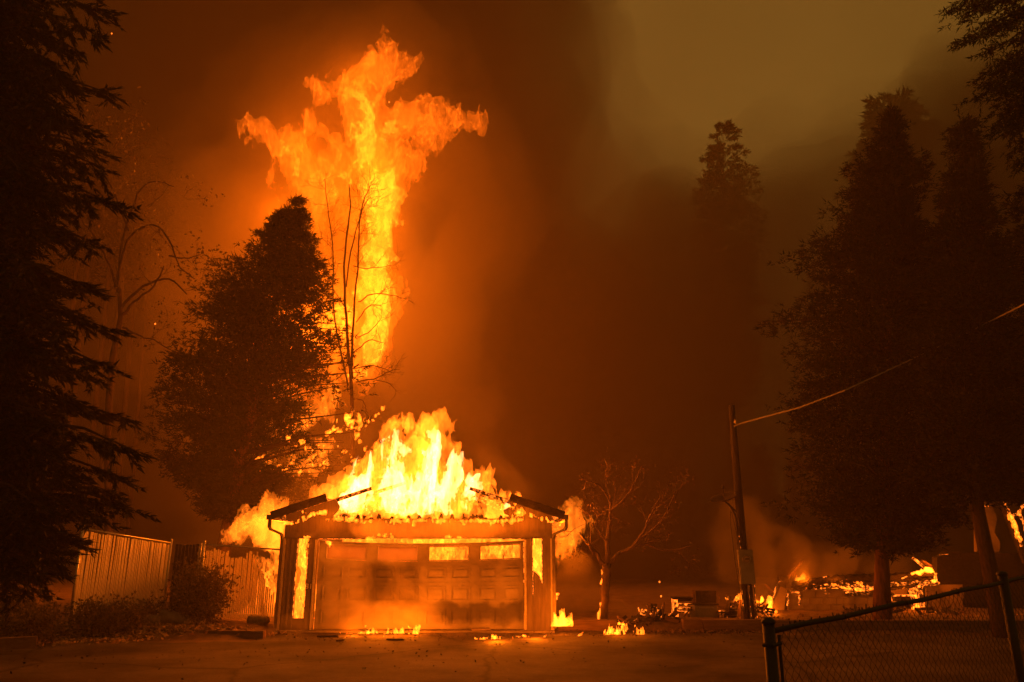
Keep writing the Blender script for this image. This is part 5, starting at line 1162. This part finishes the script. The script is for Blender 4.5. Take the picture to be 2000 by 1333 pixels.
# ------------------------------------------------------------------ chain link gate in front
P0 = np.array(at(1500, 1212, 5.2)); P1 = np.array(at(1957, 1122, 7.4)); dirn = (P1-P0); P2 = P0+dirn*1.35
fc = thing('chain_link_fence', 'dark chain link fence with a capped post in the right foreground', 'fence', (P0[0], P0[1], hf(P0[0], P0[1])))
def fpost(p, r, zt, lean=0):
    g_ = hf(p[0], p[1])
    o = MB().tube([(p[0]+lean, p[1], g_-.05), (p[0], p[1], zt)], r, 16).build('post', M['blacksteel'], fc, smooth=True)
    MB().tube([(p[0], p[1], zt), (p[0], p[1], zt+.012), (p[0], p[1], zt+.03), (p[0], p[1], zt+.04)], [r*1.15, r*1.18, r*.95, r*.4], 16).build('post_cap', M['blacksteel'], fc, smooth=True)
fpost(P0, .038, P0[2]-.02); fpost(P1, .042, P1[2]-.01, .02)
U = Vector(dirn).normalized(); UL = Vector(P2-P0).length; Hn = Vector((U.x, U.y, 0)).length
ra = Vector(P0)+U*.05-Vector((0, 0, .07)); rb = Vector(P2)-Vector((0, 0, .07))
MB().tube([ra+(rb-ra)*(i/12)+Vector((0, 0, .006*math.sin(i*2.1))) for i in range(13)], .018, 12).build('top_rail', M['blacksteel'], fc, smooth=True)
MB().tube([Vector(P0)+U*.1-Vector((0, 0, .1)), Vector(P0)+U*.1-Vector((0, 0, P0[2]-.02-hf(P0[0], P0[1])))], .012, 8).build('tension_bar', M['blacksteel'], fc)
for z in (.15, .45, .8): MB().tube([Vector((P0[0]-.045, P0[1]-.0, P0[2]-z)), Vector((P0[0], P0[1]-.05, P0[2]-z)), Vector(P0)+U*.11-Vector((0, .01, z))], .012, 6).build('tension_band', M['blacksteel'], fc)
cell = .08; mb = MB(); Ht = 1.32; nwire = int(UL/cell*2)+1; nz_ = int(Ht/.039)
for i in range(nwire):
    pts = []
    for j in range(nz_+1):
        s_ = .12+i*cell/2+(cell/2 if (i+j) % 2 else 0)
        p = Vector(P0)+U*s_; z = p.z-.055-j*.039
        if z < hf(p.x, p.y)+.02: break
        off = .004*(1 if j % 2 else -1)
        pts.append(Vector((p.x-U.y*off, p.y+U.x*off, z)))
    if len(pts) > 2: mb.tube(pts, .0021, 4, False)
mb.build('chain_link_mesh', M['blacksteel'], fc)
mb = MB()
for i in range(nwire):                 # twisted barbs along the rail and tie wires
    p = Vector(P0)+U*(.12+i*cell*.5)-Vector((0, 0, .055))
    if R.random() < .5: mb.tube([p+Vector((0, 0, -.01)), p+Vector((R.uniform(-.012, .012), 0, .008+R.uniform(0, .018)))], .004, 4)
mb.build('wire_knuckle', M['blacksteel'], fc, kind='stuff')
for s_ in (.9, 1.8, 2.7): p = Vector(P0)+U*s_-Vector((0, 0, .07)); MB().tube([p+Vector((0, -.026, -.03)), p+Vector((0, -.028, .01)), p+Vector((0, 0, .028)), p+Vector((0, .024, 0)), p+Vector((0, 0, -.03))], .0035, 5).build('tie_wire', M['blacksteel'], fc)

# overhanging near branches, top right
rng = np.random.default_rng(900); t = thing('overhanging_tree', 'dark needled boughs hanging into the top right corner', 'tree', at(2220, 1290, 11)); mb = MB(); Ps = []; Ds = []
MB().tube([at(2220, 1290, 11), at(2160, 600, 11), at(2110, -150, 11)], [.3, .25, .18], 12).build('trunk', M['bark'], t, smooth=True)
RR = random.Random(9)
for (x, y) in [(1850,25),(1880,40),(1900,15),(1870,85),(1905,70),(1925,110),(1915,165),(1935,175),(1905,195),(1945,215),(1940,255),(1965,265),(1975,300),(1990,330),(1920,-20),(1960,60),(1975,130),(1985,200),(1995,250),(1950,20),(2000,80),(2010,160),(2005,290),(1985,380),(1960,-60),(2030,20),(2030,230),(1890,-10),(1938,140),(1965,180),(1955,230)]:
    Y = 10+RR.uniform(-1, 1.5); T = at(x, y, Y); A = at(2140, y-90, 11); m = (A+T)/2+np.array([0, 0, .25]); mb.tube([A, m, T], [.04, .02, .005], 5, False)
    n = int(np.linalg.norm(T-A)/.045)
    for k in range(n):
        u = .2+.8*(k+rng.uniform())/n; q = (1-u)**2*A+2*u*(1-u)*m+u*u*T+rng.normal(size=3)*.06; d = (T-A)*.35+rng.normal(size=3)*.35+np.array([0, 0, -.3]); d /= np.linalg.norm(d)
        for s_ in range(3): Ps.append(q+d*.09*s_); Ds.append(d)
mb.build('bough', M['bark'], t, kind='stuff'); V, Qd = fans(np.array(Ps), np.array(Ds), .12, 6, .5, .009, rng, tip=(.5, 1)); obj('crown', mesh_np('crown', V, Qd), M['needle'], t)
# dark wood closing the view behind everything
rng = np.random.default_rng(910); Ps = []; 
for i in range(150):
    X = -75+i*1.05+rng.uniform(-1, 1); Y = rng.uniform(68, 95); H = rng.uniform(7, 13)
    k = 170; q = rng.uniform(0, 1, k); r = 2.6*(1-q)**.8; a = rng.uniform(0, 2*np.pi, k); Ps.append(np.stack([X+r*np.cos(a), Y+r*np.sin(a), q*H], 1))
P = np.concatenate(Ps); D = rng.normal(size=P.shape); D /= np.linalg.norm(D, axis=1)[:, None]
V, Qd = fans(P, D, 1.3, 4, .6, .25, rng, tri=True); obj('distant_forest', mesh_np('distant_forest', V, Qd), M['needle'], label='dark wood in the smoke behind the burning buildings', cat='forest', kind='stuff')
# drifting sparks
sp = [(1288,1137),(1291,1165),(760,200),(752,274),(218,66),(303,633),(660,872),(640,905),(610,880),(700,900),(668,1002)]
for i, (x, y) in enumerate(sp):
    Y = 20 if y > 600 else 30; p = at(x, y, Y); r = .025*Y/20
    MB().tube([p-np.array((0, 0, r)), p, p+np.array((r*.4, 0, r))], [r*.3, r, r*.3], 6).build('spark', M['spark'] if 'spark' in M else M.setdefault('spark', ember('spark_glow', 2.5, .0, .1)), label=['red spark drifting between the bare tree and the stove', 'lower red spark near the woodpile', 'spark at the top of the tall flame', 'spark inside the tall flame', 'spark at the top left beside the fir', 'spark in the hazy tree left of the cedar', 'spark above the burning branch tips', 'spark low in the cedar at the garage', 'spark in the cedar left of the roof fire', 'spark just left of the roof fire top', 'spark above the left roof slope'][i], cat='spark', group='sparks drifting in the smoke')
